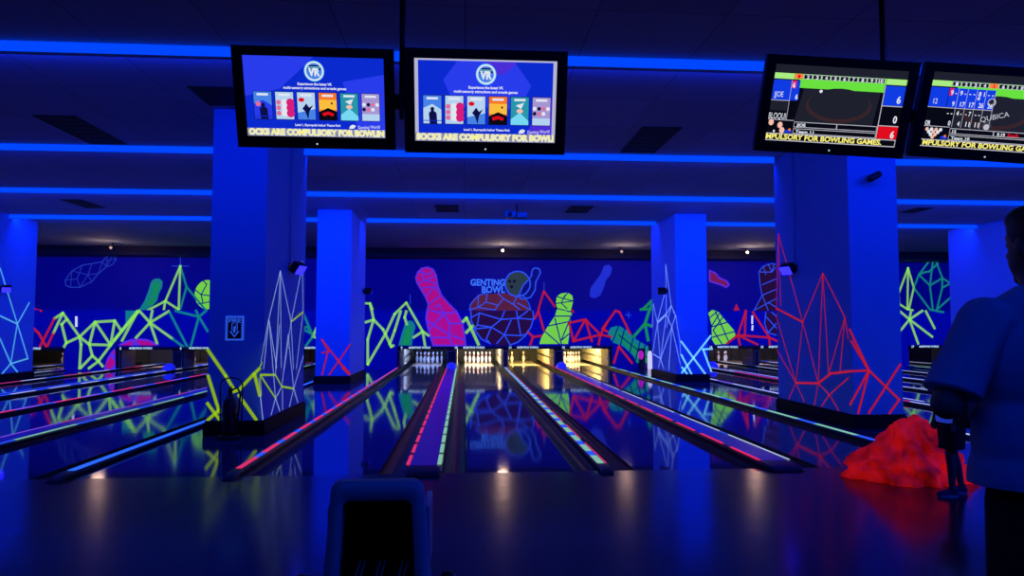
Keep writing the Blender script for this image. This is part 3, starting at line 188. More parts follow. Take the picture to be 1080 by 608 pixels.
PAINT_COLUMN={"near_left_side":[["pale",0.019,[[[9.82,2.17],[9.29,1.49],[8.97,0.94]],[[9.29,1.49],[9.72,0.82]],[[9.29,1.47],[9.1,0.85]],[[9.82,2.17],[9.67,0.82]],[[9.82,2.17],[9.96,0.81]],[[9.82,2.17],[10.47,1.46]],[[10.47,1.46],[10.12,0.78]],[[10.47,1.46],[10.66,0.75]],[[11.09,2.42],[11.04,2.24],[10.47,1.46]],[[11.12,2.43],[11.23,1.63],[10.84,0.74]],[[8.89,0.74],[9.11,0.2]],[[9.83,1.41],[9.66,0.74]],[[10.05,0.49],[10.07,0.21]],[[10.7,0.45],[10.46,0.21]],[[10.7,0.45],[10.98,0.21]],[[9.69,0.41],[9.49,0.21]],[[9.69,0.41],[9.92,0.21]],[[10.01,0.54],[9.69,0.41]],[[11.3,0.92],[10.7,0.45]],[[8.96,0.52],[9.11,0.2]],[[9.31,1.46],[9.69,0.41]],[[10.31,1.27],[10.01,0.54]],[[10.31,1.27],[10.7,0.45]]]],["yellow",0.028,[[[10.47,1.46],[11.21,1.62]],[[9.02,0.93],[8.82,0.83]],[[8.95,0.78],[9.66,0.73],[10.01,0.54],[10.7,0.45]],[[8.95,0.78],[9.69,0.41]],[[8.95,0.75],[9.02,0.52]]]]],"near_left_front":[["yellow",0.04,[[[-3.27,1.09],[-3.04,0.76],[-2.93,0.58]],[[-2.87,0.51],[-2.65,0.2]],[[-3.26,0.76],[-3.11,0.3]],[[-3.26,0.41],[-3.11,0.21]],[[-3.25,0.2],[-3.11,0.33]],[[-2.96,0.55],[-2.87,0.58],[-2.69,0.78],[-2.62,0.85]],[[-2.68,0.78],[-2.61,0.51]]]]],"near_right_side":[["red",0.018,[[[11.22,2.96],[11.36,1.66]],[[11.22,2.96],[10.45,1.46]],[[11.22,2.96],[11.19,1.74]],[[9.81,2.18],[10.45,1.46]],[[10.45,1.46],[10.72,0.49]],[[10.45,1.46],[10.02,0.54]],[[9.81,2.18],[10.02,0.54]],[[9.81,2.18],[9.72,0.7]],[[9.81,2.18],[9.25,1.52]],[[9.25,1.52],[9.72,0.7]],[[9.25,1.52],[9.18,1.22]],[[11.37,1.58],[10.72,0.49]],[[11.36,0.99],[10.72,0.49],[10.98,0.2]],[[10.72,0.49],[10.46,0.22]],[[10.02,0.54],[10.15,0.2]],[[10.02,0.54],[9.71,0.4]],[[9.71,0.4],[9.95,0.2]],[[9.71,0.4],[9.47,0.2]],[[9.71,0.4],[9.21,0.68]],[[9.25,1.52],[9.41,0.76]]]],["red",0.034,[[[11.36,1.7],[10.45,1.46]],[[10.72,0.49],[10.02,0.54],[9.66,0.71],[9.21,0.77]]]]],"near_right_front":[["red",0.03,[[[5.3,1.19],[5.54,0.79]],[[5.28,1.35],[5.54,0.79]],[[5.54,0.79],[5.37,0.21]],[[5.54,0.79],[5.96,0.39]],[[5.25,0.78],[5.54,0.79]],[[5.99,0.87],[5.52,0.21]],[[5.96,0.39],[5.81,0.2]],[[5.54,0.79],[5.26,0.33]]]]],"far_left_front":[["red",0.035,[[[-3.43,1.07],[-2.77,0.22]],[[-2.75,0.95],[-3.24,0.22]],[[-3.28,0.78],[-3.41,0.22]],[[-3.42,0.75],[-3.24,0.78]],[[-3.43,1.07],[-3.26,0.78]],[[-3.08,0.61],[-2.74,0.24]],[[-2.94,0.39],[-2.77,0.22]]]]],"far_right_side":[["paleblue",0.032,[[[17.83,3.02],[17.83,1.72]],[[17.83,3.02],[17.39,1.92]],[[19.07,2.02],[18.7,1.51],[17.83,1.72],[17.39,1.92],[16.99,1.62]],[[19.07,2.02],[19.2,1.37]],[[17.8,2.41],[18.7,1.51]],[[17.39,1.92],[17.84,1.37]],[[18.67,1.47],[17.84,1.7]],[[17.84,1.7],[17.36,1.37]],[[17.04,1.67],[17.36,1.37]],[[17.36,1.37],[18.41,0.51]],[[17.36,1.37],[16.69,0.44]],[[17.84,1.7],[18.41,0.51]],[[18.67,1.47],[18.47,0.52]],[[18.67,1.47],[19.17,0.68]],[[19.17,0.61],[18.41,0.51]],[[18.41,0.51],[18.64,0.26]],[[18.41,0.51],[18.13,0.26]],[[17.36,1.37],[17.68,0.25]],[[17.04,1.67],[16.71,1.02]],[[16.71,1.02],[16.68,0.71]]]]],"far_right_front":[["mint",0.045,[[[5.46,1.01],[6.06,0.2]],[[5.46,0.67],[5.71,0.2]],[[5.47,0.23],[6.22,1.15]],[[6.02,0.81],[6.25,0.82]],[[6.02,0.81],[6.22,0.26]],[[5.47,0.36],[5.6,0.2]]]]],"end_left_side":[["cyan",0.04,[[[18.04,2.84],[18.79,1.45]],[[18.11,1.65],[18.79,1.45]],[[18.79,1.45],[19.25,2.02]],[[18.79,1.45],[19.28,0.53]],[[18.79,1.45],[18.59,0.43]],[[18.59,0.43],[18.14,1.08]],[[18.59,0.43],[19.28,0.53]],[[18.59,0.43],[18.28,0.2]],[[18.59,0.43],[18.87,0.2]]]]]}
WALL_LOGO = (1.56, 2.93, 2.66, 0.34, 1.31, 0.88)

# ------------------------------------------------------------------ builders
def tag(o, label=None, cat=None, group=None, kind=None):
    if label: o['label'] = label
    if cat: o['category'] = cat
    if group: o['group'] = group
    if kind: o['kind'] = kind
    return o

def thing(name, label, cat, loc=(0, 0, 0), group=None):
    o = bpy.data.objects.new(name, None); COL.objects.link(o)
    o.empty_display_size = 0.1; o.location = loc
    return tag(o, label, cat, group)

_text = {}
def text_geo(s, bold=0.0, space=1.0):
    key = (s, bold, space)
    if key not in _text:
        c = bpy.data.curves.new('t', 'FONT'); c.body = s; c.size = 1.0; c.offset = bold; c.space_character = space
        c.resolution_u = 3
        o = bpy.data.objects.new('t', c); COL.objects.link(o)
        dg = bpy.context.evaluated_depsgraph_get(); dg.update()
        me = bpy.data.meshes.new_from_object(o.evaluated_get(dg))
        vs = [v.co.copy() for v in me.vertices]; fs = [tuple(p.vertices) for p in me.polygons]
        bpy.data.objects.remove(o); bpy.data.curves.remove(c); bpy.data.meshes.remove(me)
        _text[key] = (vs, fs)
    return _text[key]

class MB:
    """collects shapes and links them as ONE mesh object"""
    def __init__(s): s.bm = bmesh.new(); s.mats = []
    def mi(s, m):
        if m not in s.mats: s.mats.append(m)
        return s.mats.index(m)
    def face(s, pts, m, smooth=False):
        f = s.bm.faces.new([s.bm.verts.new(p) for p in pts]); f.material_index = s.mi(m); f.smooth = smooth
        return f
    def box(s, lo, hi, m, bevel=0.0, T=None, seg=2):
        b = bmesh.new(); bmesh.ops.create_cube(b, size=1.0)
        c = [(lo[i] + hi[i]) / 2 for i in range(3)]; d = [hi[i] - lo[i] for i in range(3)]
        for v in b.verts: v.co = Vector([c[i] + v.co[i] * d[i] for i in range(3)])
        if bevel: bmesh.ops.bevel(b, geom=b.edges[:], offset=bevel, segments=seg, affect='EDGES', profile=0.5)
        s.merge(b, m, T); return s
    def merge(s, b, m, T=None, smooth=False):
        k = s.mi(m); mp = {}
        for v in b.verts: mp[v] = s.bm.verts.new(T @ v.co if T else v.co)
        for f in b.faces:
            try:
                g = s.bm.faces.new([mp[v] for v in f.verts]); g.material_index = k; g.smooth = smooth or f.smooth
            except ValueError: pass
        b.free()
    def lathe(s, prof, m, n=16, T=None, axis='z'):
        """prof = [(radius, height)]"""
        b = bmesh.new(); rings = []
        for r, h in prof:
            rings.append([b.verts.new((r * math.cos(2 * math.pi * i / n), r * math.sin(2 * math.pi * i / n), h)) for i in range(n)])
        for a, c in zip(rings, rings[1:]):
            for i in range(n): b.faces.new((a[i], a[(i + 1) % n], c[(i + 1) % n], c[i])).smooth = True
        if prof[0][0] > 1e-4: b.faces.new(rings[0][::-1])
        if prof[-1][0] > 1e-4: b.faces.new(rings[-1])
        bmesh.ops.remove_doubles(b, verts=b.verts[:], dist=1e-5)
        s.merge(b, m, T); return s
    def tube(s, pts, r, m, n=8, T=None):
        pts = [Vector(p) for p in pts]; b = bmesh.new(); rings = []
        for i, p in enumerate(pts):
            d = (pts[min(i + 1, len(pts) - 1)] - pts[max(i - 1, 0)]).normalized()
            u = d.orthogonal().normalized() if i == 0 else (u - d * u.dot(d)).normalized()
            w = d.cross(u)
            rr = r[i] if isinstance(r, (list, tuple)) else r
            rings.append([b.verts.new(p + (u * math.cos(2 * math.pi * k / n) + w * math.sin(2 * math.pi * k / n)) * rr) for k in range(n)])
        for a, c in zip(rings, rings[1:]):
            for k in range(n): b.faces.new((a[k], a[(k + 1) % n], c[(k + 1) % n], c[k])).smooth = True
        b.faces.new(rings[0][::-1]); b.faces.new(rings[-1])
        s.merge(b, m, T); return s
    def prism_y(s, prof, y0, y1, m, closed=True):
        """prof = [(x, z)] swept along the lane"""
        a = [s.bm.verts.new((x, y0, z)) for x, z in prof]; c = [s.bm.verts.new((x, y1, z)) for x, z in prof]
        k = s.mi(m); n = len(prof)
        for i in range(n if closed else n - 1):
            f = s.bm.faces.new((a[i], a[(i + 1) % n], c[(i + 1) % n], c[i])); f.material_index = k; f.smooth = not closed
        if closed:
            for l in (a[::-1], c): s.bm.faces.new(l).material_index = k
        return s
    def text(s, body, T, size, m, align='c', bold=0.02, space=1.0, sx=1.0, width=None):
        vs, fs = text_geo(body, bold, space)
        if not vs: return s
        x0 = min(v.x for v in vs); x1 = max(v.x for v in vs)
        if width: sx = width / ((x1 - x0) * size)
        off = {'c': (x0 + x1) / 2, 'l': x0, 'r': x1}[align]
        k = s.mi(m)
        bv = [s.bm.verts.new(T @ Vector(((v.x - off) * size * sx, v.y * size, 0))) for v in vs]
        for f in fs:
            try: s.bm.faces.new([bv[i] for i in f]).material_index = k
            except ValueError: pass
        return s
    def build(s, name, parent=None, recalc=True):
        if recalc: bmesh.ops.recalc_face_normals(s.bm, faces=s.bm.faces[:])
        me = bpy.data.meshes.new(name); s.bm.to_mesh(me); s.bm.free()
        for m in s.mats: me.materials.append(m)
        o = bpy.data.objects.new(name, me); COL.objects.link(o)
        if parent: o.parent = parent
        return o

def struct(o): o['kind'] = 'structure'; return o

def strip_on(mb, plane, val, off, pts, w, m):
    """a painted line on a wall: plane 'y' -> pts are (x, z), plane 'x' -> pts are (y, z)"""
    for (a, b) in zip(pts, pts[1:]):
        a = Vector(a); b = Vector(b); d = b - a
        if d.length < 1e-4: continue
        d.normalize(); n = Vector((-d.y, d.x)) * w / 2; e = d * w * 0.4
        q = [a - e + n, b + e + n, b + e - n, a - e - n]
        mb.face([(p.x, val + off, p.y) if plane == 'y' else (val + off, p.x, p.y) for p in q], m)

VERT = Matrix(((1, 0, 0, 0), (0, 0, -1, 0), (0, 1, 0, 0), (0, 0, 0, 1)))       # text plane -> upright, facing the camera
def facing(x, y, z): return Matrix.Translation((x, y, z)) @ VERT

def hull(bm, p0, r0, p1, r1):
    b = bmesh.new()
    bmesh.ops.create_icosphere(b, subdivisions=2, radius=1.0, matrix=Matrix.Translation(p0) @ Matrix.Scale(r0, 4))
    bmesh.ops.create_icosphere(b, subdivisions=2, radius=1.0, matrix=Matrix.Translation(p1) @ Matrix.Scale(r1, 4))
    res = bmesh.ops.convex_hull(b, input=b.verts[:])
    bmesh.ops.delete(b, geom=[v for v in b.verts if not v.link_faces], context='VERTS')
    mp = {v: bm.verts.new(v.co) for v in b.verts}
    for f in b.faces:
        try: bm.faces.new([mp[v] for v in f.verts])
        except ValueError: pass
    b.free()
def blob(bm, c, r, rot=None):
    T = Matrix.Translation(c) @ (rot.to_4x4() if rot else Matrix()) @ Matrix.Diagonal((*r, 1))
    bmesh.ops.create_icosphere(bm, subdivisions=3, radius=1.0, matrix=T)
def chain(bm, *nodes):
    for (p0, r0), (p1, r1) in zip(nodes, nodes[1:]): hull(bm, p0, r0, p1, r1)

def merged(name, bm, m, parent, voxel=0.012, smooth=6, cuts=()):
    """one continuous skin over overlapping volumes; cuts = planes (point, normal) whose positive side is removed"""
    me = bpy.data.meshes.new('tmp'); bmesh.ops.recalc_face_normals(bm, faces=bm.faces[:]); bm.to_mesh(me); bm.free()
    o = bpy.data.objects.new('tmp', me); COL.objects.link(o)
    r = o.modifiers.new('r', 'REMESH'); r.mode = 'VOXEL'; r.voxel_size = voxel
    if smooth:
        sm = o.modifiers.new('s', 'SMOOTH'); sm.factor = 0.5; sm.iterations = smooth
    dg = bpy.context.evaluated_depsgraph_get(); dg.update()
    out = bpy.data.meshes.new_from_object(o.evaluated_get(dg)); bpy.data.objects.remove(o); bpy.data.meshes.remove(me)
    b = bmesh.new(); b.from_mesh(out)
    for co, no in cuts:
        g = bmesh.ops.bisect_plane(b, geom=b.verts[:] + b.edges[:] + b.faces[:], plane_co=co, plane_no=no, clear_outer=True)
        ed = [e for e in g['geom_cut'] if isinstance(e, bmesh.types.BMEdge)]
        bmesh.ops.holes_fill(b, edges=ed, sides=0)
    for f in b.faces: f.smooth = True
    b.to_mesh(out); b.free(); out.name = name
    out.materials.clear(); out.materials.append(m)
    q = bpy.data.objects.new(name, out); COL.objects.link(q); q.parent = parent
    return q

# ------------------------------------------------------------------ room shell
X0, X1, YB = -20.6, 22.6, -3.0
struct(MB().box((X0, YB, -0.15), (X1, YF, 0.0), M['approach']).build('floor'))
struct(MB().box((X0, YF, -0.30), (X1, 28.6, -0.16), M['dark_floor']).build('floor'))
struct(MB().box((X0, YB, CEIL), (X1, 28.6, CEIL + 0.15), M['ceiling']).build('ceiling'))
struct(MB().box((X0 - 0.2, YB, -0.3), (X0, 28.6, CEIL + 0.15), M['wall_dark']).build('wall_left'))
struct(MB().box((X1, YB, -0.3), (X1 + 0.2, 28.6, CEIL + 0.15), M['wall_dark']).build('wall_right'))
struct(MB().box((X0, YB - 0.2, -0.3), (X1, YB, CEIL + 0.15), M['wall_dark']).build('wall_front'))

BAY = {  # lane bays: boundaries between lanes, w = wide ball return track, n = narrow divider
 'far_left': ([-17.65, -15.90, -14.15, -12.40], 'wnwn'),
 'left': ([-10.85, -9.02, -7.22, -5.43, -3.66], 'nwnwn'),
 'middle': ([-2.13, -0.38, 1.37, 3.12, 4.87], 'nwnwn'),
 'right': ([6.30, 8.05, 9.80, 11.55, 13.30], 'nwnwn'),
 'far_right': ([15.06, 16.81, 18.56], 'nwn'),
}
w = MB()
w.box((X0, YW, 0.98), (X1, YW + 0.15, CEIL), M['wall_navy'])
gaps = []; prev = X0
for k in ('far_left', 'left', 'middle', 'right', 'far_right'):
    b = BAY[k][0]
    if k != 'far_left': gaps.append((prev, b[0] - 0.10))
    prev = b[-1] + 0.10
gaps.append((prev, X1))
w.box((X0, 28.05, -0.16), (X1, 28.2, 0.98), M['wall_dark'])
w.box((X0, YW + 0.15, 0.98), (X1, 28.2, 1.05), M['wall_dark'])
struct(w.build('wall_back'))
struct(MB().box((X0, YW - 0.72, 3.93), (X1, YW - 0.02, CEIL - 0.001), M['black_trim'], 0.01).build('trim_1'))
for i, (a, b) in enumerate(gaps):                       # raised polished floor and painted panel between the bays
    struct(MB().box((a - 0.092, YM + 0.001, 0.001), (b + 0.092, YM + 0.06, 1.90), M['wall_navy']).build('trim_%d' % (i + 12)))
    struct(MB().box((a + 0.0, YF, -0.16), (b - 0.0, YW, 0.0), M['dark_floor']).build('trim_%d' % (i + 2)))

# ceiling beams; the lit blue of their front faces is put in as glow
BEAM_LABEL = ['first', 'second', 'third', 'fourth']
PLACE = ['left of all columns', 'between left edge column and next', 'between the two middle columns', 'right of the middle lanes', 'at far right edge']
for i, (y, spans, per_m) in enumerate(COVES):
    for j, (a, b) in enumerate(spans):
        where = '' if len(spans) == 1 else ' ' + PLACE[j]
        t = thing('uv_lit_beam', 'blue-lit glowing face of %s ceiling beam%s' % (BEAM_LABEL[i], where), 'light', ((a + b) / 2, y, CEIL))
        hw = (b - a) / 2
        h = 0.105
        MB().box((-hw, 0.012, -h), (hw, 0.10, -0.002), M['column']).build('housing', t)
        MB().box((-hw, 0.0, -h - 0.003), (hw, 0.011, -0.002), M['strip'], 0.003).build('lit_face', t)
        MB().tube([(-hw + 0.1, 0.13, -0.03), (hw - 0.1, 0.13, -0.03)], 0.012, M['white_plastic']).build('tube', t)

# ------------------------------------------------------------------ columns
def column(x0, x1, y0, y1, label, art=(), group='square white columns'):
    t = thing('column', label, 'column', ((x0 + x1) / 2, (y0 + y1) / 2, 0), group)
    hx, hy = (x1 - x0) / 2, (y1 - y0) / 2
    MB().box((-hx, -hy, 0.17), (hx, hy, CEIL - 0.002), M['column'], 0.008).build('shaft', t)
    p = MB().box((-hx - 0.035, -hy - 0.035, 0.001), (hx + 0.035, hy + 0.035, 0.165), M['plinth'], 0.012)
    p.box((-hx - 0.015, -hy - 0.015, 0.165), (hx + 0.015, hy + 0.015, 0.19), M['plinth'], 0.006)
    p.build('plinth', t)
    for side, key, sgn in art:
        mb = MB()
        for c, wd, lines in PAINT_COLUMN[key]:
            for l in lines:
                if side == 'x': strip_on(mb, 'x', sgn * hx, sgn * 0.004, [(q[0] - t.location.y, q[1]) for q in l], wd, PAINT[c])
                else: strip_on(mb, 'y', -hy, -0.004, [(q[0] - t.location.x, q[1]) for q in l], wd, PAINT[c])
        mb.build('painted_lines', t, recalc=False)
    return t
column(-3.27, -2.57, 9.10, 11.35, 'near left column with white crystal lines on one side and a sign on its front', [('x', 'near_left_side', 1), ('y', 'near_left_front', 0)])
column(5.31, 6.02, 9.10, 11.35, 'near right column with red crystal lines, below the scoring screens', [('x', 'near_right_side', -1), ('y', 'near_right_front', 0)])
column(-3.58, -2.76, 17.0, 19.5, 'far column with a few red lines at its foot, left of the lanes', [('y', 'far_left_front', 0)])
column(5.34, 6.15, 17.0, 19.25, 'far column with white and mint lines, right of the lit pins', [('x', 'far_right_side', -1), ('y', 'far_right_front', 0)])
column(-12.28, -11.60, 17.0, 19.5, 'column at the left edge of view with cyan lines', [('x', 'end_left_side', 1)])
column(14.45, 14.90, 17.0, 19.5, 'plain column at the right, partly behind the head of the adult')

# ------------------------------------------------------------------ wall paintings
PART = {'mountains': 'painted_mountains', 'red_mountains': 'painted_red_mountains'}
def mural(name, label, data, y, zmin):
    t = thing(name, label, 'mural', (0, y, 0))
    parts = {}
    for kind, grp, c, wd, shapes in data:
        parts.setdefault(grp, []).append((kind, c, wd, shapes))
    for i, (full_, lst) in enumerate(parts.items()):
        grp = full_.split('@')[0]
        mb = MB()
        for kind, c, wd, shapes in lst:
            for j, s_ in enumerate(shapes):
                if kind == 'p':
                    off = -0.010 if grp in ('logo_holes', 'magenta_ball_facets') else (-0.009 if grp == 'logo_pin' else (-0.007 if grp == 'logo_ball' else -0.004))
                    mb.face([(p[0], off, max(p[1], zmin)) for p in s_], PAINT[c])
                else:
                    s2 = [(p[0], max(p[1], zmin)) for p in s_]
                    strip_on(mb, 'y', 0, -0.012, s2, wd, PAINT[c])
        bmesh.ops.dissolve_degenerate(mb.bm, dist=1e-4, edges=mb.bm.edges[:])
        mb.build('painted_' + grp if grp not in ('logo_outline', 'logo_holes') else grp, t, recalc=False)
    return t
wall_art = mural('wall_mural', 'fluorescent mural of pins, balls and crystal mountains painted on the navy back wall', PAINT_WALL, YW, 0.03)
lt = MB()
lt.text('GENTING', facing(WALL_LOGO[0], -0.012, WALL_LOGO[1]), WALL_LOGO[3], PAINT['letter_blue'], 'r', 0.03, width=WALL_LOGO[4])
lt.text('BOWL', facing(WALL_LOGO[0], -0.012, WALL_LOGO[2]), WALL_LOGO[3], PAINT['letter_blue'], 'r', 0.03, width=WALL_LOGO[5])
o = lt.build('lettering', wall_art); o['label'] = 'blue outlined lettering'
mural('panel_mural', 'lower half of the mural painted across the panels above the pins', PAINT_MASK, YM, 0.01)

# ------------------------------------------------------------------ lanes, dividers, panels, pits
HW = {'w': 0.18, 'n': 0.06}
GUT = 0.235
LANE_LABELS = {('middle', 0): 'glossy bowling lane leading to the bluish-lit pins under number 9', ('middle', 1): 'glossy bowling lane leading to the white pins under number 10',
 ('middle', 2): 'glossy bowling lane leading to the three pins under number 11', ('middle', 3): 'glossy bowling lane leading to the yellow-lit full rack under number 12',
 ('left', 0): 'glossy bowling lane farthest left in the left bay, under number 5', ('left', 1): 'glossy bowling lane under number 6 in the left bay',
 ('left', 2): 'glossy bowling lane in the left bay, second left of the near left column', ('left', 3): 'glossy bowling lane in the left bay, beside the blue lane divider',
 ('right', 0): 'glossy bowling lane just behind the near right column', ('right', 1): 'glossy bowling lane ending under the lettering right of the far right column',
 ('right', 2): 'glossy bowling lane under number 15, right bay', ('right', 3): 'rightmost glossy bowling lane of the right bay',
 ('far_left', 0): 'glossy bowling lane at the extreme left, farthest from the camera', ('far_left', 1): 'glossy bowling lane at the left edge, second from the mural gap',
 ('far_left', 2): 'glossy bowling lane at the left edge, next to the mural gap',
 ('far_right', 0): 'glossy bowling lane under number 17, seen right of the near right column', ('far_right', 1): 'glossy bowling lane at the extreme right behind the adult'}
NUMBERS = {'far_left': [2, 3, 4], 'left': [5, 6, 7, 8], 'middle': [9, 10, 11, 12], 'right': [13, 14, 15, 16], 'far_right': [17, 18]}

def make_lane(xa, xb, ha, hb, label):
    cx = (xa + xb) / 2
    t = thing('bowling_lane', label, 'lane', (cx, YF, 0), 'polished bowling lanes')
    l = xa + ha + GUT - cx; r = xb - hb - GUT - cx
    L1 = 27.78 - YF; L0 = 24.3 - YF
    MB().box((l, 0.001, -0.055), (r, L0, -0.001), M['lane'], 0.004).build('lane_bed', t)
    MB().box((l, L0, -0.055), (r, L1, -0.001), M['deck'], 0.004).build('pin_deck', t)
    for a, b in ((xa + ha - cx, l), (r, xb - hb - cx)):
        n = 10; prof = []
        for i in range(n + 1):
            th = math.pi * i / n
            prof.append(((a + b) / 2 - math.cos(th) * (b - a) / 2, -0.002 - math.sin(th) * 0.085))
        prof += [(b, -0.12), (a, -0.12)]
        MB().prism_y(prof, 0.001, L1, M['gutter']).build('gutter', t)
    return t

def tape(mb, x, wd, z, y0, y1, pattern):
    """pattern = [(length, material or None)] repeated along the lane"""
    y = y0; i = 0
    while y < y1:
        ln, m = pattern[i % len(pattern)]
        e = min(y + ln, y1)
        if m: mb.box((x - wd / 2, y + 0.004, z), (x + wd / 2, e - 0.004, z + 0.004), TAPE[m])
        y = e; i += 1

DIV = {  # (bay, boundary): (label, [(offset, width, pattern)])
 ('middle', 0): ('narrow lane divider with a pink and blue striped tape, right of the near left column', [(0.0, .055, [(.55, 'pink'), (.28, 'blue')])]),
 ('middle', 1): ('wide blue ball return track with pink and mint dashes, straight ahead', [(-.155, .035, [(.50, 'pink'), (.16, None)]), (.15, .042, [(.52, 'mint'), (.12, None)])]),
 ('middle', 2): ('narrow lane divider with pale green and blue striped tape, middle of the picture', [(-.015, .07, [(.40, 'mint'), (.26, 'blue')]), (.04, .012, [(1.2, 'pink'), (.3, None)])]),
 ('middle', 3): ('wide blue ball return track with red dashes and a thin white edge', [(-.155, .035, [(.75, 'red'), (.22, None)]), (.155, .016, [(1.6, 'white'), (.3, 'blue')])]),
 ('middle', 4): ('narrow lane divider with mint and blue tape, ending near the red heap', [(0.0, .07, [(1.0, 'mint'), (.5, 'blue')])]),
 ('left', 4): ('narrow lane divider with one plain blue stripe, left of the near left column', [(0.0, .075, [(30, 'skyblue')])]),
 ('left', 3): ('wide track with white-green and blue tape in the left bay', [(-.15, .020, [(1.4, 'violet'), (.5, 'pink')]), (.15, .045, [(1.3, 'mint'), (.5, 'blue')])]),
 ('left', 2): ('narrow lane divider with pink and blue tape in the left bay', [(0.0, .08, [(.9, 'pink'), (.6, 'violet'), (.5, 'blue')])]),
 ('left', 1): ('wide track with white dashed tape and a blue dome in the left bay', [(.12, .06, [(.8, 'white'), (.45, 'blue')]), (-.14, .03, [(2, 'blue')])]),
 ('left', 0): ('leftmost lane divider of the left bay, with pinkish tape', [(0.0, .07, [(1.4, 'pink'), (1.0, 'white'), (.8, 'blue')])]),
 ('right', 0): ('narrow lane divider with white tape, behind the near right column', [(0.0, .06, [(9, 'white'), (1, 'violet')])]),
 ('right', 1): ('wide track with pinkish white tape, right of the far right column', [(-.12, .05, [(3, 'pink'), (2, 'white')]), (.13, .03, [(4, 'white'), (1, None)])]),
 ('right', 2): ('narrow lane divider with white tape under number 15', [(0.0, .05, [(2.5, 'white'), (.8, 'blue')])]),
 ('right', 3): ('wide track with white tape in the right bay, seen beside the adult', [(-.12, .05, [(1.6, 'white'), (.8, 'blue')])]),
 ('right', 4): ('rightmost lane divider of the right bay, with white and pink tape', [(0.0, .06, [(1.4, 'white'), (.6, 'pink')])]),
 ('far_left', 0): ('lane divider at the extreme left, farthest from the camera', [(0.0, .06, [(2, 'white'), (1, 'blue')])]),
 ('far_left', 1): ('lane divider at the left edge, second from the mural gap', [(0.0, .06, [(2, 'white'), (1, 'pink')])]),
 ('far_left', 2): ('wide track at the left edge with bluish tape', [(.12, .06, [(2, 'blue'), (1, 'white')])]),
 ('far_left', 3): ('lane divider at the left edge, beside the mural gap', [(0.0, .06, [(2.2, 'white'), (1, 'violet')])]),
 ('far_right', 0): ('lane divider with mint tape, below the panel number 17', [(0.0, .07, [(1.5, 'mint'), (.8, 'blue')])]),
 ('far_right', 1): ('wide track behind the adult with white tape', [(-.12, .06, [(1.6, 'white'), (.8, 'blue')])]),
 ('far_right', 2): ('lane divider at the extreme right behind the adult', [(0.0, .06, [(1.6, 'white')])]),
}
def divider(x, kind, key):
    label, tapes = DIV[key]
    t = thing('ball_return_track' if kind == 'w' else 'lane_divider', label, 'divider', (x, YF, 0), 'ball return tracks between lanes' if kind == 'w' else 'narrow dividers between lanes')
    h = HW[kind]; Y1 = 25.9 - YF
    z1 = 0.045 if kind == 'n' else 0.050
    prof = [(-h, -0.12), (h, -0.12), (h, z1 - 0.02), (h - 0.02, z1), (-h + 0.02, z1), (-h, z1 - 0.02)]
    MB().prism_y(prof, 0.12, Y1, M['capping']).build('capping', t)
    # black nose sloping down to the approach
    b = bmesh.new(); k0 = []; k1 = []
    f = 0.8 if kind == 'w' else 0.7
    rings = []
    for s_ in range(7):
        a = s_ / 6 * math.pi / 2
        yy = 0.12 - math.sin(a) * 0.30; zz = max(0.004, z1 * math.cos(a)); ww = h * (1 - 0.22 * (1 - math.cos(a)))
        rings.append([b.verts.new((-ww, yy, 0.001 if yy < 0 else -0.10)), b.verts.new((-ww, yy, zz * 0.6)), b.verts.new((-ww * 0.86, yy, zz)), b.verts.new((ww * 0.86, yy, zz)), b.verts.new((ww, yy, zz * 0.6)), b.verts.new((ww, yy, 0.001 if yy < 0 else -0.10))])
    for p, q in zip(rings, rings[1:]):
        for i in range(6): b.faces.new((p[i], p[(i + 1) % 6], q[(i + 1) % 6], q[i]))
    b.faces.new(rings[0]); b.faces.new(rings[-1])
    mb = MB(); mb.merge(b, M['capping']); mb.build('end_cap', t)
    if kind == 'w':
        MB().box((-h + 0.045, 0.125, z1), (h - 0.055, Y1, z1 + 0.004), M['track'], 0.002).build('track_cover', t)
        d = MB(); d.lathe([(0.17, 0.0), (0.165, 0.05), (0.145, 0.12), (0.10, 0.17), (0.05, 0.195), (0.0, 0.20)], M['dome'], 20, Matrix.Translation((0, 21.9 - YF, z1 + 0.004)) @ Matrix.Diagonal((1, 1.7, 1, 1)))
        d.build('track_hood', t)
    for j, (off, wd, pat) in enumerate(tapes):
        mb = MB(); tape(mb, off, wd, z1 + 0.0045 if kind == 'w' else z1 + 0.0005, 0.14, Y1, pat)
        mb.build('striped_tape', t)

def masking_unit(xa, xb, num, lab):
    cx = (xa + xb) / 2
    t = thing('masking_unit', lab, 'panel', (cx, YM, 0.65), 'panels above the pins')
    hw = (xb - xa) / 2 - 0.004
    MB().box((-hw, 0.001, 0.09), (hw, 0.05, 1.25), M['wall_navy'], 0.003).build('panel', t)
    MB().box((-hw, -0.020, 0.0), (hw, 0.06, 0.088), M['black_trim'], 0.004).build('fascia', t)
    MB().box((-hw, 0.055, 0.33), (hw, 3.4, 1.22), M['pit_dark'], 0.01).build('machine_housing', t)
    lt = MB()
    lt.text('GENTING WORLD', facing(-0.13, -0.0225, 0.022), 0.085, M['letter'], 'c', 0.045, width=0.64)
    lt.lathe([(0.0, 0.0), (0.03, 0.0), (0.03, 0.003), (0.0, 0.003)], M['letter'], 12, Matrix.Translation((-0.48, -0.0205, 0.048)) @ Matrix.Rotation(R(90), 4, 'X'))
    lt.build('lettering', t)
    nb = MB(); nb.text(str(num), facing(-hw + 0.14, -0.0225, 0.012), 0.10, M['letter'], 'c', 0.05); nb.build('lane_number', t)

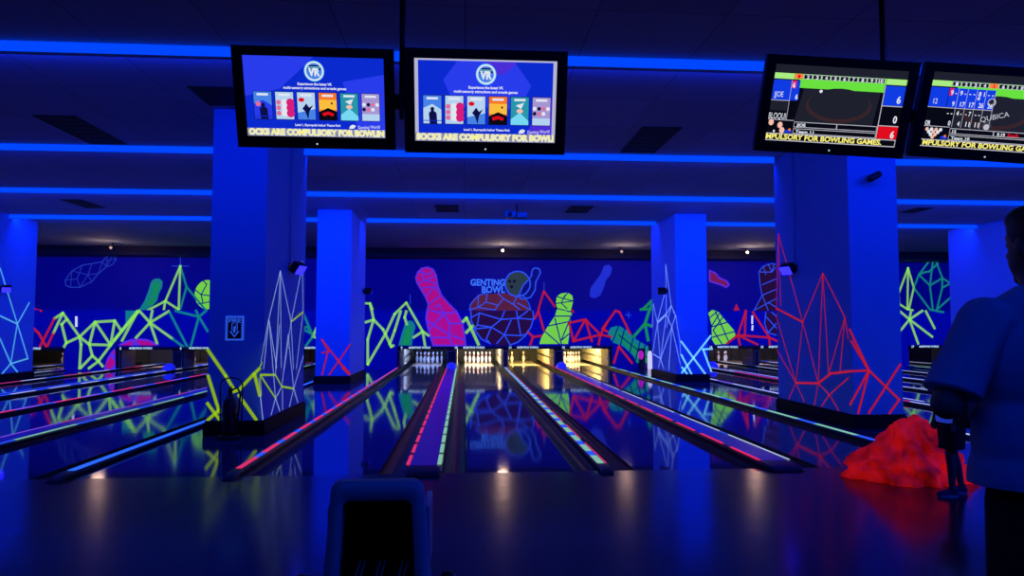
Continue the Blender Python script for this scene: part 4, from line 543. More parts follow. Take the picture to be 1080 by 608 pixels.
def partition(x, h, lab, ln=5.2):
    t = thing('pit_partition', lab, 'partition', (x, 22.55, 0), 'boards between the pin pits')
    MB().box((-h + 0.01, 0.03, 0.056), (h - 0.01, ln, 0.90), M['pit_wood'], 0.006).build('board', t)
    MB().box((-h + 0.01, -0.03, 0.056), (h - 0.01, 0.029, 0.90), M['black_trim'], 0.006).build('front_edge', t)
    fr = MB()
    for sx in (-1, 1): fr.box((sx * (h - .035) - .012, -0.06, 0.06), (sx * (h - .035) + .012, -0.031, 0.60), M['steel'], 0.004)
    fr.box((-h + .03, -0.06, 0.57), (h - .03, -0.031, 0.60), M['steel'], 0.004); fr.build('front_frame', t)
    MB().box((-h - 0.006, 0.25, 0.30), (-h + 0.008, ln - 0.1, 0.36), M['steel'], 0.003).build('rail', t)
    MB().box((h - 0.008, 0.25, 0.30), (h + 0.006, ln - 0.1, 0.36), M['steel'], 0.003).build('rail', t)
    return t

PIN_PROF = [(0.0, 0.0), (0.0255, 0.0), (0.029, 0.008), (0.036, 0.030), (0.049, 0.070), (0.0575, 0.105), (0.0605, 0.118), (0.057, 0.150), (0.046, 0.185), (0.033, 0.215), (0.0255, 0.240), (0.0232, 0.258), (0.025, 0.285), (0.0295, 0.318), (0.0325, 0.340), (0.031, 0.358), (0.024, 0.374), (0.012, 0.381), (0.0, 0.382)]
def pin_mesh():
    mb = MB(); mb.lathe(PIN_PROF, M['pin_white'], 14)
    for f in mb.bm.faces:
        z = f.calc_center_median().z
        if 0.245 < z < 0.275: f.material_index = mb.mi(M['pin_red'])
    return mb
pin_proto = None
ROWS = {1: ('front', 0, 0), 2: ('second', 1, -.5), 3: ('second', 1, .5), 4: ('third', 2, -1), 5: ('third', 2, 0), 6: ('third', 2, 1), 7: ('back', 3, -1.5), 8: ('back', 3, -.5), 9: ('back', 3, .5), 10: ('back', 3, 1.5)}
POS = {1: '', 2: 'left in', 3: 'right in', 4: 'left in', 5: 'middle of', 6: 'right in', 7: 'far left in', 8: 'second from left in', 9: 'third from left in', 10: 'far right in'}
LANE_OF = {'far_left': 'left-edge lane', 'left': 'left bay lane', 'right': 'right bay lane'}
def pins(cx, numbers, lane):
    global pin_proto
    for k in numbers:
        row, r_, c_ = ROWS[k]
        if pin_proto is None:
            pin_proto = pin_mesh().build('bowling_pin'); o = pin_proto
        else:
            o = pin_proto.copy(); COL.objects.link(o)
        o.location = (cx + c_ * 0.315, 26.1 + r_ * 0.264, 0.0)
        s_ = 'front pin' if k == 1 else 'pin %s the %s row' % (POS[k], row)
        o.scale = (1.06, 1.06, 1.06)
        tag(o, 'white bowling %s on %s' % (s_, lane), 'bowling pin', 'pins on ' + lane)

for bay in ('middle', 'left', 'right', 'far_left', 'far_right'):
    xs, kinds = BAY[bay]
    for i in range(len(xs)): divider(xs[i], kinds[i], (bay, i))
    for i in range(len(xs) - 1):
        make_lane(xs[i], xs[i + 1], HW[kinds[i]], HW[kinds[i + 1]], LANE_LABELS[(bay, i)])
        masking_unit(xs[i], xs[i + 1], NUMBERS[bay][i], 'navy panel over the pins marked %d with white lettering on a black fascia' % NUMBERS[bay][i])
    for i in range(len(xs)):
        lo = NUMBERS[bay][i - 1] if i > 0 else None; hi = NUMBERS[bay][i] if i < len(xs) - 1 else None
        partition(xs[i], 0.17 if kinds[i] == 'w' else 0.10, 'upright board %s' % ('between the pits of numbers %d and %d' % (lo, hi) if lo and hi else ('closing the pit right of number %d' % lo if lo else 'closing the pit left of number %d' % hi)), 5.2 if bay == 'middle' else 0.95)
    a, b = xs[0], xs[-1]
    t = thing('pit_curtain', {'middle': 'dark curtain behind the pins of the middle bay', 'left': 'dark curtain behind the pins of the left bay', 'right': 'dark curtain behind the pins of the right bay', 'far_left': 'dark curtain behind the pins at the left edge', 'far_right': 'dark curtain behind the pins at the right edge'}[bay], 'curtain', ((a + b) / 2, 27.84, 0), 'dark pit curtains')
    MB().box((-(b - a) / 2 - 0.1, 0, -0.15), ((b - a) / 2 + 0.1, 0.03, 0.97), M['pit_dark'], 0.004).build('curtain', t)
    mb = MB()
    for i in range(int((b - a) / 0.35)): mb.tube([(-(b - a) / 2 + 0.2 + i * 0.35, -0.02, -0.1), (-(b - a) / 2 + 0.2 + i * 0.35, -0.02, 0.9)], 0.022, M['pit_dark'])
    mb.build('fold', t)

def bed(bay, i):
    xs, k = BAY[bay]; return (xs[i] + HW[k[i]] + xs[i + 1] - HW[k[i + 1]]) / 2
full = list(range(1, 11))
pins(bed('middle', 0), full, 'the bluish-lit lane')
pins(bed('middle', 1), full, 'the white-lit lane')
pins(bed('middle', 2), [7, 4, 9], 'the three-pin lane')
pins(bed('middle', 3), full, 'the yellow-lit lane')
pins(bed('left', 0), [7, 4, 8, 2], 'the left bay')
pins(bed('right', 2), [7, 4, 8], 'the right bay')
pins(bed('far_left', 1), [9, 10], 'the left edge lane')
pins(bed('far_right', 0), [2, 4, 5, 8], 'the far right lane')

# ------------------------------------------------------------------ fittings on columns and ceiling
def floodlight(x, y, z, sgn, label, yaw, cable=True):
    """ultraviolet flood on a bracket; sgn = side of the column it sticks out from"""
    t = thing('floodlight', label, 'floodlight', (x, y, z), 'ultraviolet floodlights on columns')
    T = Matrix.Translation((sgn * 0.13, 0, -0.02)) @ Matrix.Rotation(yaw, 4, 'Z') @ Matrix.Rotation(R(34), 4, 'X')
    MB().box((-0.11, -0.05, -0.085), (0.11, 0.07, 0.085), M['black_metal'], 0.018, T).build('lamp_body', t)
    MB().box((-0.095, -0.062, -0.07), (0.095, -0.048, 0.07), M['uv_lens'], 0.005, T).build('lens', t)
    b = MB(); b.box((sgn * 0.0 - 0.006, -0.05, -0.05), (sgn * 0.0 + 0.006, 0.05, 0.05), M['black_metal'])
    b.tube([(0, 0, 0), (sgn * 0.07, 0, 0.03), (sgn * 0.13, 0, -0.02)], 0.012, M['black_metal']); b.build('bracket', t)
    if cable: MB().tube([(sgn * 0.012, 0.0, 0.04), (sgn * 0.012, 0.0, CEIL - z - 0.002)], 0.010, M['column']).build('cable', t)
floodlight(-2.567, 10.31, 2.27, 1, 'black floodlight with a violet lens on the side of the near left column', R(72))
floodlight(5.307, 10.65, 2.33, -1, 'black floodlight with a violet lens on the side of the near right column', R(-66))
floodlight(-2.753, 19.1, 2.37, 1, 'small black floodlight on the far column left of the lanes', R(150), False)
floodlight(5.335, 17.75, 2.33, -1, 'small black floodlight on the far column right of the lit pins', R(170), False)
floodlight(-11.593, 18.1, 2.35, 1, 'floodlight at the left edge of the picture on the cyan lined column', R(30), False)

def cctv(x, y, z):
    t = thing('security_camera', 'small black security camera high on the near right column', 'camera', (x, y, z))
    MB().box((-0.05, -0.012, -0.05), (0.05, 0.0, 0.05), M['white_plastic'], 0.004).build('mount_plate', t)
    b = MB(); b.tube([(0, -0.01, 0), (-0.02, -0.09, 0.01)], 0.014, M['black_plastic']); b.build('arm', t)
    MB().lathe([(0.0, -0.10), (0.042, -0.10), (0.048, -0.08), (0.048, 0.06), (0.038, 0.09), (0.0, 0.095)], M['black_plastic'], 16, Matrix.Translation((0.02, -0.13, -0.01)) @ Matrix.Rotation(R(62), 4, 'Y')).build('camera_body', t)
cctv(5.60, 9.098, 3.46)

def wall_sign():
    t = thing('fire_sign', 'blue-white extinguisher sign with a down arrow on the near left column', 'sign', (-2.94, 9.096, 1.37))
    w_, h_ = 0.115, 0.157
    MB().box((-w_, -0.006, -h_), (w_, 0.0, h_), M['sign_blue'], 0.002).build('board', t)
    mb = MB(); mb.box((-w_ + .022, -0.008, -h_ + .022), (w_ - .022, -0.006, h_ - .022), M['sign_dark']); mb.build('dark_field', t)
    mb = MB()
    for i in range(9):                       # dashed inner frame
        z = -h_ + 0.03 + i * 0.032
        for s_ in (-1, 1): mb.box((s_ * (w_ - .027) - .006, -0.0095, z), (s_ * (w_ - .027) + .006, -0.008, z + 0.015), M['sign_blue'])
    mb.text('FIRE', facing(0, -0.0095, 0.075), 0.075, M['sign_blue'], 'c', 0.03, width=0.15)
    mb.build('lettering', t)
    mb = MB()
    pts = [(-.038, .062), (.038, .062), (.038, -.04), (.062, -.04), (0, -.118), (-.062, -.04), (-.038, -.04)]
    mb.face([(x, -0.0095, z) for x, z in pts], M['sign_blue'])
    mb.face([(x * 0.72, -0.0102, z * 0.86 + 0.004) for x, z in pts], M['sign_dark'])
    mb.box((-.014, -0.0115, -.055), (.012, -0.0102, .02), M['sign_blue'], 0.0005); mb.tube([(0, -0.011, .02), (.012, -0.011, .036), (.018, -0.011, .0)], .003, M['sign_blue'], 5)
    mb.build('arrow', t)
wall_sign()

def extinguisher():
    t = thing('fire_extinguisher', 'dark red fire extinguisher on a black stand before the near left column', 'fire extinguisher', (-2.90, 8.86, 0))
    MB().lathe([(0.0, 0.06), (0.075, 0.06), (0.085, 0.075), (0.085, 0.42), (0.075, 0.47), (0.045, 0.52), (0.028, 0.54), (0.028, 0.57), (0.0, 0.57)], M['ext_red'], 20).build('cylinder', t)
    v = MB(); v.box((-0.02, -0.025, 0.57), (0.02, 0.025, 0.62), M['black_metal'], 0.005)
    v.tube([(0, -0.02, 0.61), (0.03, -0.07, 0.64), (0.05, -0.12, 0.645)], 0.010, M['black_metal']); v.tube([(0, -0.02, 0.60), (0.03, -0.07, 0.60), (0.045, -0.11, 0.59)], 0.009, M['black_metal']); v.build('valve', t)
    MB().tube([(0.02, 0, 0.60), (0.09, -0.01, 0.63), (0.13, -0.02, 0.55), (0.115, -0.03, 0.36), (0.10, -0.03, 0.20)], 0.013, M['rubber']).build('hose', t)
    s_ = MB()
    s_.lathe([(0.0, 0.001), (0.15, 0.001), (0.155, 0.02), (0.14, 0.05), (0.0, 0.055)], M['black_metal'], 20)
    s_.build('stand_base', t)
    f = MB()
    pts = [(-0.13, 0.04, 0.03), (-0.135, 0.04, 0.62)] + [(-0.135 * math.cos(a), 0.04, 0.66 + 0.09 * math.sin(a)) for a in [math.pi * i / 10 for i in range(11)]] + [(0.135, 0.04, 0.62), (0.13, 0.04, 0.03)]
    f.tube(pts, 0.009, M['black_metal'])
    f.tube([(0.10 * math.cos(a), 0.10 * math.sin(a), 0.30) for a in [2 * math.pi * i / 16 for i in range(17)]], 0.006, M['black_metal'])
    f.build('stand_hoop', t)
    lb = MB()
    for i in range(-3, 3):
        a, b = R(-90 + i * 12), R(-90 + (i + 1) * 12)
        lb.face([(0.0862 * math.cos(a), 0.0862 * math.sin(a), 0.22), (0.0862 * math.cos(b), 0.0862 * math.sin(b), 0.22), (0.0862 * math.cos(b), 0.0862 * math.sin(b), 0.38), (0.0862 * math.cos(a), 0.0862 * math.sin(a), 0.38)], M['sign_dark'])
    lb.build('label_band', t)
extinguisher()

VENTS = (((-5.55, 10.3), .56, 1.45, 'dark vent in the ceiling left of the near left column'), ((2.83, 10.25), .58, 1.45, 'dark vent in the ceiling between the two hanging screen pairs'),
         ((-0.41, 16.6), .56, 1.0, 'small dark ceiling vent above the wide blue track'), ((2.80, 16.5), .56, 1.0, 'small dark ceiling vent above the lit pins'),
         ((-8.85, 16.55), .46, 1.1, 'small dark ceiling vent over the left bay'), ((11.1, 16.05), .40, 0.75, 'small dark ceiling vent over the right bay'),
         ((-2.98, 8.62), .62, .7, 'dark access panel in the ceiling just before the near left column'))
for (x, y), wx, wy, lab in VENTS:
    t = thing('ceiling_vent', lab, 'vent', (x, y, CEIL), 'dark vents in the ceiling')
    MB().box((-wx / 2 + .02, -wy / 2 + .02, -0.006), (wx / 2 - .02, wy / 2 - .02, -0.001), M['vent']).build('backing', t)
    fr = MB()
    for a, b, c, d in ((-wx / 2, -wy / 2, wx / 2, -wy / 2 + .025), (-wx / 2, wy / 2 - .025, wx / 2, wy / 2), (-wx / 2, -wy / 2, -wx / 2 + .025, wy / 2), (wx / 2 - .025, -wy / 2, wx / 2, wy / 2)):
        fr.box((a, b, -0.014), (c, d, -0.001), M['vent'], 0.002)
    fr.build('frame', t)
    sl = MB(); n = 7
    for i in range(n):
        yy = -wy / 2 + (i + 0.5) * wy / n
        sl.box((-wx / 2 + .03, yy - .03, -0.011), (wx / 2 - .03, yy + .015, -0.0075), M['vent'])
    sl.build('slats', t)

def spot(x, z, lens, label, power):
    t = thing('spot_lamp', label, 'lamp', (x, 24.3, CEIL), 'warm spot lamps before the mural')
    T = Matrix.Translation((0, -0.02, z - CEIL)) @ Matrix.Rotation(R(76), 4, 'X')
    MB().tube([(0, 0.03, 0), (0, 0.03, z - CEIL + 0.02)], 0.012, M['black_metal']).build('stem', t)
    MB().lathe([(0.0, -0.13), (0.06, -0.13), (0.075, -0.11), (0.085, 0.06), (0.085, 0.075), (0.07, 0.08), (0.0, 0.08)], M['black_metal'], 18, T).build('lamp_body', t)
    MB().lathe([(0.0, 0.081), (0.050, 0.081), (0.046, 0.09), (0.0, 0.098)], lens, 18, T).build('lens', t)
    if power:
        d = bpy.data.lights.new('spot_lamp_light', 'POINT'); d.energy = power; d.color = (1.0, 0.62, 0.44); d.shadow_soft_size = 0.20; d.specular_factor = 0.15
        l = bpy.data.objects.new('spot_lamp_light', d); COL.objects.link(l); l.location = (x, 24.3 - 0.45, z - 0.30)
spot(1.37, 4.05, M['warm_lens'], 'glowing warm spot lamp above the painted bowling logo', 16.0)
spot(5.64, 4.05, M['dull_lens'], 'faint spot lamp on the ceiling left of the far right column', 10.0)
spot(10.27, 4.05, M['warm_lens'], 'glowing warm spot lamp above the red pin painting, right of the far column', 14.0)
spot(-12.0, 4.05, M['dull_lens'], 'unlit spot lamp above the outlined pin on the left', 10.0)

def projector():
    t = thing('projector', 'dark boxy projector hung on a rod from the ceiling, middle distance', 'projector', (1.21, 16.0, CEIL))
    MB().tube([(0.03, 0, -0.001), (0.03, 0, -0.16)], 0.018, M['black_metal']).build('rod', t)
    MB().box((-0.27, -0.16, -0.33), (0.0, 0.16, -0.16), M['black_plastic'], 0.015).build('projector_body', t)
    MB().box((0.02, -0.14, -0.33), (0.27, 0.14, -0.19), M['black_plastic'], 0.012).build('amplifier_box', t)
    MB().lathe([(0.0, 0.0), (0.05, 0.0), (0.05, 0.03), (0.0, 0.03)], M['gutter'], 16, Matrix.Translation((-0.15, -0.16, -0.25)) @ Matrix.Rotation(R(90), 4, 'X')).build('lens', t)
projector()

# ------------------------------------------------------------------ hanging screens
def flat(name, rgb, k=1.0):
    c = lin(*rgb); return mat('screen_' + name, tuple(v * 0.1 for v in c), 0.4, emit=c, strength=k)
SC = {k: flat(k, c) for k, c in {'blue': (10, 42, 205), 'blue2': (40, 60, 235), 'violet': (75, 45, 215), 'white': (225, 230, 240), 'cyan': (120, 215, 240), 'tick': (140, 140, 170), 'yellow': (250, 240, 120), 'paper': (180, 180, 210), 'black': (8, 8, 14), 'dark': (30, 32, 42), 'grey': (60, 62, 72),
 'green': (105, 225, 60), 'green2': (170, 235, 130), 'cell': (15, 60, 225), 'red': (225, 12, 25), 'orange': (250, 130, 70), 'pinkred': (215, 30, 120), 'brown': (55, 35, 38), 'line': (190, 190, 200), 'peach': (245, 190, 170), 'sky': (70, 130, 230), 'pale': (180, 210, 240), 'rose': (225, 110, 150), 'teal': (40, 150, 170), 'lilac': (165, 150, 210), 'fire': (245, 120, 40), 'sun': (250, 190, 60), 'ink': (12, 15, 70)}.items()}
SW, SH = 0.93, 0.523
def screen_mb(): return MB()
def P(u, v, d): return (-SW / 2 + u * SW, -d, SH / 2 - v * SH)
def q(mb, u0, v0, u1, v1, m, d=0.0010):
    mb.face([P(u0, v0, d), P(u1, v0, d), P(u1, v1, d), P(u0, v1, d)], SC[m])
def pg(mb, pts, m, d=0.0016): mb.face([P(u, v, d) for u, v in pts], SC[m])
def disc(mb, u, v, ru, m, d=0.0014, n=20, squash=1.0):
    mb.face([(-SW / 2 + u * SW + ru * SW * math.cos(2 * math.pi * i / n), -d, SH / 2 - v * SH + ru * SW * squash * math.sin(2 * math.pi * i / n)) for i in range(n)], SC[m])
def tx(mb, s_, u, v, size, m, align='c', d=0.0022, width=None, bold=0.03, slant=0):
    mb.text(s_, Matrix.Translation(P(u, v, d)) @ VERT @ Matrix.Rotation(slant, 4, 'Z'), size * SH, SC[m], align, bold, width=(width * SW if width else None))

def monitor(mx, my, mz, yaw, tilt, roll, label, draw, group, reach=0.13):
    t = thing('monitor', label, 'screen', (0, 0, 0), group)
    t.matrix_world = Matrix.Translation((mx, my, mz)) @ Matrix.Rotation(R(yaw), 4, 'Z') @ Matrix.Rotation(R(tilt), 4, 'X') @ Matrix.Rotation(R(roll), 4, 'Y')
    c = MB(); ow, ot, ob = SW / 2 + 0.068, SH / 2 + 0.062, SH / 2 + 0.078
    for a, b, e, f in ((-ow, ot, ow, SH / 2), (-ow, -SH / 2, ow, -ob), (-ow, SH / 2, -SW / 2, -SH / 2), (SW / 2, SH / 2, ow, -SH / 2)):
        c.box((min(a, e), -0.014, min(b, f)), (max(a, e), 0.03, max(b, f)), M['black_plastic'])
    c.build('bezel', t)
    MB().box((-ow + 0.01, 0.031, -ob + 0.01), (ow - 0.01, 0.085, ot - 0.01), M['black_plastic'], 0.015).build('rear_cover', t)
    s_ = MB(); draw(s_); s_.build('screen', t, recalc=False)
    l = MB(); l.lathe([(0, 0), (0.006, 0), (0.006, 0.003), (0, 0.003)], M['letter'], 10, Matrix.Translation((0.0, -0.0142, -ob + 0.03)) @ Matrix.Rotation(R(90), 4, 'X')); l.build('power_light', t)
    k = MB(); k.box((-0.12, 0.085, -0.1), (0.12, reach, 0.1), M['black_metal'], 0.006); k.build('mount_bracket', t)
    return t

def attraction(variant):
    def draw(mb):
        q(mb, 0, 0, 1, 1, 'paper' if variant else 'blue', 0.0)
        if variant:
            q(mb, .025, .02, .975, .90, 'blue', .0004)
            pg(mb, [(.30, .02), (.70, .02), (.82, .30), (.74, .60), (.28, .55), (.20, .25)], 'blue2', .0007)
            pg(mb, [(.50, .02), (.72, .02), (.64, .16), (.52, .20)], 'violet', .0009)
            pg(mb, [(.86, .60), (.975, .45), (.975, .90), (.80, .90)], 'violet', .0009)
        else:
            pg(mb, [(0, 0), (.5, 0), (.25, .4), (0, .5)], 'blue2', .0006); pg(mb, [(.7, .3), (1, .2), (1, .9), (.8, .9)], 'blue2', .0006)
        cu, cv = .5, .175
        disc(mb, cu, cv, .072, 'cyan', .0012); disc(mb, cu, cv, .066, 'white', .0014); disc(mb, cu, cv, .056, 'sky', .0016)
        pg(mb, [(cu - .05, cv - .015), (cu + .05, cv - .015), (cu + .03, cv - .075), (cu - .03, cv - .075)], 'ink', .0018)
        tx(mb, 'VR', cu, cv + .055, .13, 'white', width=.085, bold=.05)
        for k in range(3): q(mb, cu - .04 + .005 * k, cv - .055 + .018 * k, cu + .04 - .005 * k, cv - .046 + .018 * k, 'cyan', .002)
        tx(mb, 'Experience the latest VR', .5, .35, .045, 'white', width=.245)
        tx(mb, 'multi-sensory attractions and arcade games', .5, .40, .045, 'white', width=.45)
        for i in range(6):
            u0 = .055 + i * .155; u1 = u0 + .135; v0, v1 = .435, .79
            q(mb, u0, v0, u1, v1, 'ink', .0010); a, b, c, d = u0 + .004, v0 + .007, u1 - .004, v1 - .007
            q(mb, a, b, c, d, ['sky', 'pale', 'pale', 'fire', 'teal', 'lilac'][i], .0014)
            m_ = (a + c) / 2; h = d - b
            if i == 0:
                pg(mb, [(a, b + .45 * h), (m_, b + .3 * h), (c, b + .5 * h), (c, d), (a, d)], 'pale' if variant else 'blue2'); pg(mb, [(m_ - .02, d), (m_ - .025, b + .62 * h), (m_, b + .5 * h), (m_ + .03, b + .62 * h), (m_ + .035, d)], 'ink', .0018); disc(mb, m_, b + .48 * h, .014, 'ink', .002)
                if not variant: disc(mb, a + .03, b + .45 * h, .018, 'rose', .0019)
                q(mb, a, d - .04, c, d - .03, 'blue', .0019)
            elif i == 1:
                for k in range(9): disc(mb, a + .02 + (k % 3) * .042, b + (.38 + .2 * (k // 3)) * h, .018 + .006 * ((k * 7) % 3), ['rose', 'pinkred', 'white'][(k * 5) % 3], .0016 + k * .00005, 8)
            elif i == 2:
                disc(mb, a + .03, b + .27 * h, .022, 'red', .0016, 10, .7); pg(mb, [(a, b + .75 * h), (c, b + .6 * h), (c, d), (a, d)], 'sky')
                pg(mb, [(m_, b + .4 * h), (m_ + .02, b + .55 * h), (m_ + .05, b + .45 * h), (m_ + .02, b + .7 * h), (m_ + .01, d), (m_ - .01, b + .7 * h), (m_ - .03, b + .6 * h)], 'ink', .0019)
            elif i == 3:
                q(mb, a, b + .25 * h, c, b + .62 * h, 'sun', .0015); pg(mb, [(a, b + .7 * h), (m_, b + .55 * h), (c, b + .68 * h), (c, d), (a, d)], 'black', .0017); pg(mb, [(a + .02, b + .75 * h), (m_, b + .68 * h), (c - .02, b + .76 * h), (c - .03, b + .86 * h), (m_, b + .8 * h), (a + .03, b + .86 * h)], 'red', .0019)
                disc(mb, c - .035, b + .38 * h, .008, 'ink', .0019, 8)
            elif i == 4:
                pg(mb, [(a, b + .8 * h), (m_, b + .55 * h), (c, b + .85 * h), (c, d), (a, d)], 'cyan'); disc(mb, m_, b + .5 * h, .024, 'peach', .0018, 10, .6); pg(mb, [(m_ - .03, b + .3 * h), (m_ + .03, b + .2 * h), (m_ + .01, b + .42 * h)], 'white', .0019)
            else:
                for k in range(7): disc(mb, a + .015 + (k % 4) * .032, b + (.4 + .18 * (k // 4)) * h, .014, ['white', 'ink', 'rose'][k % 3], .0017 + k * .00004, 9)
                pg(mb, [(a, b + .75 * h), (c, b + .75 * h), (c, d), (a, d)], 'pale', .0021)
            q(mb, m_ - .04, b + .06 * h, m_ + .04, b + .14 * h, 'white', .0023)
        tx(mb, 'Level 1, Skytropolis Indoor Theme Park', .51, .865, .04, 'white', width=.33)
        pg(mb, [(.735, .885), (.745, .85), (.765, .835), (.785, .85), (.775, .88), (.755, .89)], 'white', .0019)
        tx(mb, 'Genting World', .88, .885, .06, 'white', width=.16, bold=.0, slant=R(3))
        q(mb, 0, .90, 1, 1, 'tick', .0024)
        tx(mb, 'OCKS ARE COMPULSORY FOR BOWLIN' if not variant else 'SOCKS ARE COMPULSORY FOR BOWLI', .5, .982, .105, 'white', width=.985, bold=.085, d=.0028)
        tx(mb, 'OCKS ARE COMPULSORY FOR BOWLIN' if not variant else 'SOCKS ARE COMPULSORY FOR BOWLI', .5, .980, .105, 'yellow', width=.98, bold=.02, d=.0032)
    return draw

def scores(second):
    def draw(mb):
        q(mb, 0, 0, 1, 1, 'black', 0.0); q(mb, 0, 0, 1, .105, 'dark', .0006)
        q(mb, .0, .11, 1, .185, 'green', .0008); q(mb, 0, .11, .15, .185, 'green2', .001); q(mb, .85, .11, 1, .185, 'green2', .001)
        q(mb, .20, .185, .84, .29, 'green', .0008)
        for k in range(10):
            u0 = .155 + k * .0685
            hot = (k == (4 if second else 0))
            q(mb, u0, .112, u0 + .064, .175, 'orange' if hot else 'line', .0012)
            if not hot: q(mb, u0 + .004, .12, u0 + .06, .17, 'black', .0014)
            tx(mb, str(k + 1), u0 + .033, .168, .062, 'red' if hot else 'white', width=.02 if k < 9 else .034)
        # lane picture in the middle
        pg(mb, [(.24, .29), (.82, .29), (.80, .74), (.20, .74)], 'dark', .0007)
        mb.face([P(.52 + .25 * math.cos(a), .50 + .22 * math.sin(a), .0009) for a in [2 * math.pi * i / 28 for i in range(28)]], SC['brown'])
        mb.face([P(.52 + .23 * math.cos(a), .47 + .20 * math.sin(a), .0011) for a in [2 * math.pi * i / 28 for i in range(28)]], SC['dark'])
        disc(mb, .37, .32, .012, 'white', .0014)
        # first player
        q(mb, .0, .20, .14, .46, 'cell', .0014)
        tx(mb, '12' if second else 'JJOE', .055, .42, .10, 'white', width=.03 if second else .07, bold=0)
        if second:
            for k, (b1, tot) in enumerate((('9 -', '9'), ('9 -', '17'), ('- -', '17'), ('8 1', '26'), ('- -', '26'))):
                u0 = .145 + k * .0685
                q(mb, u0, .20, u0 + .066, .46, 'cell', .0014)
                if k == 0: q(mb, u0, .20, u0 + .03, .30, 'pinkred', .0016)
                tx(mb, b1, u0 + .034, .29, .085, 'white', width=.045, bold=.02); tx(mb, tot, u0 + .045, .44, .09, 'white', width=.035 if len(tot) > 1 else .018, bold=.02)
                q(mb, u0 + .0655, .20, u0 + .0685, .72, 'line', .002)
            for k, (b1, tot) in enumerate((('- -', '0'), ('4 -', '4'), ('- 7', '11'), ('- -', '11'))):
                u0 = .145 + k * .0685; tx(mb, b1, u0 + .034, .56, .085, 'white', width=.04, bold=.02); tx(mb, tot, u0 + .045, .70, .09, 'white', width=.03 if len(tot) > 1 else .018, bold=.02)
            tx(mb, 'OR', .03, .71, .085, 'white', width=.04)
            tx(mb, 'QUBICA', .52, .58, .10, 'line', width=.21, slant=R(16), bold=.0)
            disc(mb, .47, .36, .032, 'line', .0014); disc(mb, .47, .36, .022, 'dark', .0016); disc(mb, .47, .67, .034, 'grey', .0014); disc(mb, .47, .69, .022, 'line', .0016)
        else:
            q(mb, .143, .20, .205, .46, 'cell', .0014); q(mb, .143, .20, .178, .30, 'pinkred', .0016)
            tx(mb, '6', .160, .29, .09, 'white', width=.02); tx(mb, '6', .192, .44, .09, 'white', width=.02); q(mb, .14, .20, .143, .72, 'line', .002)
            q(mb, .0, .48, .135, .60, 'dark', .0012); tx(mb, 'BLOQUI', .068, .71, .115, 'white', width=.13, bold=.0)
        q(mb, 0, .462, .145 if not second else .49, .470, 'line', .002); q(mb, 0, .718, .20, .726, 'line', .002)
        # standing pins picture
        q(mb, .0, .73, .20, .90, 'black', .0012)
        for k in range(10 if second else 4):
            r_ = int((math.sqrt(8 * k + 1) - 1) / 2); c_ = k - r_ * (r_ + 1) / 2 - r_ / 2
            if second: disc(mb, .085 + c_ * .034, .87 - r_ * .035, .013, ['peach', 'white'][k % 2], .0015 + .0001 * k, 10, 1.1)
            else: disc(mb, (.03, .10, .12, .06)[k], (.76, .79, .86, .875)[k], .02 if k < 3 else .008, 'peach' if k < 3 else 'white', .0015, 10, 1.2)
        pg(mb, [(.14, .885), (.15, .85), (.175, .84), (.195, .86), (.195, .885)], 'cell', .0018); disc(mb, .178, .845, .010, 'fire', .002, 8)
        # information bars
        for v0, v1 in ((.735, .81), (.825, .895)):
            q(mb, .205, v0, .84, v1, 'line', .0012); q(mb, .208, v0 + .008, .837, v1 - .008, 'black', .0016)
        q(mb, .53, .735, .537, .81, 'line', .0018)
        tx(mb, '12' if second else 'JJOE', .225, .795, .055, 'white', 'l', width=.03 if second else .07); tx(mb, 'Team 10' if second else 'Team 11', .225, .882, .05, 'white', 'l', width=.14)
        if second: tx(mb, '9.19', .56, .80, .06, 'white', 'l', width=.06); tx(mb, 'Km/h', .64, .80, .06, 'red', 'l', width=.08)
        # totals on the right
        q(mb, .85, .20, 1, .455, 'cell', .0014); q(mb, .85, .47, 1, .715, 'black', .0014); q(mb, .85, .73, 1, .895, 'red', .0014)
        for s_, v in (('26' if second else '6', .42), ('11' if second else '0', .68), ('37' if second else '6', .88)): tx(mb, s_, .965, v, .13, 'white', width=.03 if len(s_) < 2 else .06)
        for v in (.457, .718): q(mb, .845, v, 1, v + .01, 'line', .002)
        q(mb, .842, .19, .848, .895, 'line', .002)
        q(mb, 0, .90, 1, 1, 'line', .0020); q(mb, .005, .912, .995, .988, 'black', .0022)
        tx(mb, 'MPULSORY FOR BOWLING GAMES.', .005 if not second else .02, .978, .095, 'yellow', 'l', d=.0028, width=.89, bold=.035)
    return draw
monitor(-1.01, 4.67, 2.95, 0, 18, 0, 'black screen with blue attraction advert, left of the pair over the middle', attraction(0), 'advert screens')
monitor(0.14, 4.46, 2.88, -0.3, 17, 0, 'black screen with pale bordered attraction advert, right of the middle pair', attraction(1), 'advert screens', 0.345)
monitor(2.63, 4.63, 2.96, -5.5, 18.2, 3.7, 'black screen showing bowling scores with a red box, left of the right pair', scores(0), 'score screens', 0.235)
monitor(3.80, 4.62, 2.93, -9.4, 16.1, 5.4, 'black screen showing scores of Team 10, cut by the right picture edge', scores(1), 'score screens', 0.245)
def hanger(x, y, half, label):
    t = thing('screen_hanger', label, 'pole', (x, y, CEIL), 'ceiling poles of the screens')
    MB().tube([(0, 0, -0.002), (0, 0, -1.33)], 0.020, M['black_metal'], 12).build('pole', t)
    MB().lathe([(0, -0.02), (0.07, -0.02), (0.07, -0.001), (0, -0.001)], M['black_metal'], 16).build('ceiling_plate', t)
    MB().box((-half, 0.0, -1.32), (half, 0.05, -1.22), M['black_metal'], 0.008).build('crossbar', t)
    MB().box((-0.015, -0.02, -1.40), (0.015, 0.03, -1.18), M['black_metal'], 0.008).build('clamp', t)
hanger(-0.44, 4.80, 0.75, 'thin black ceiling pole carrying the two advert screens')
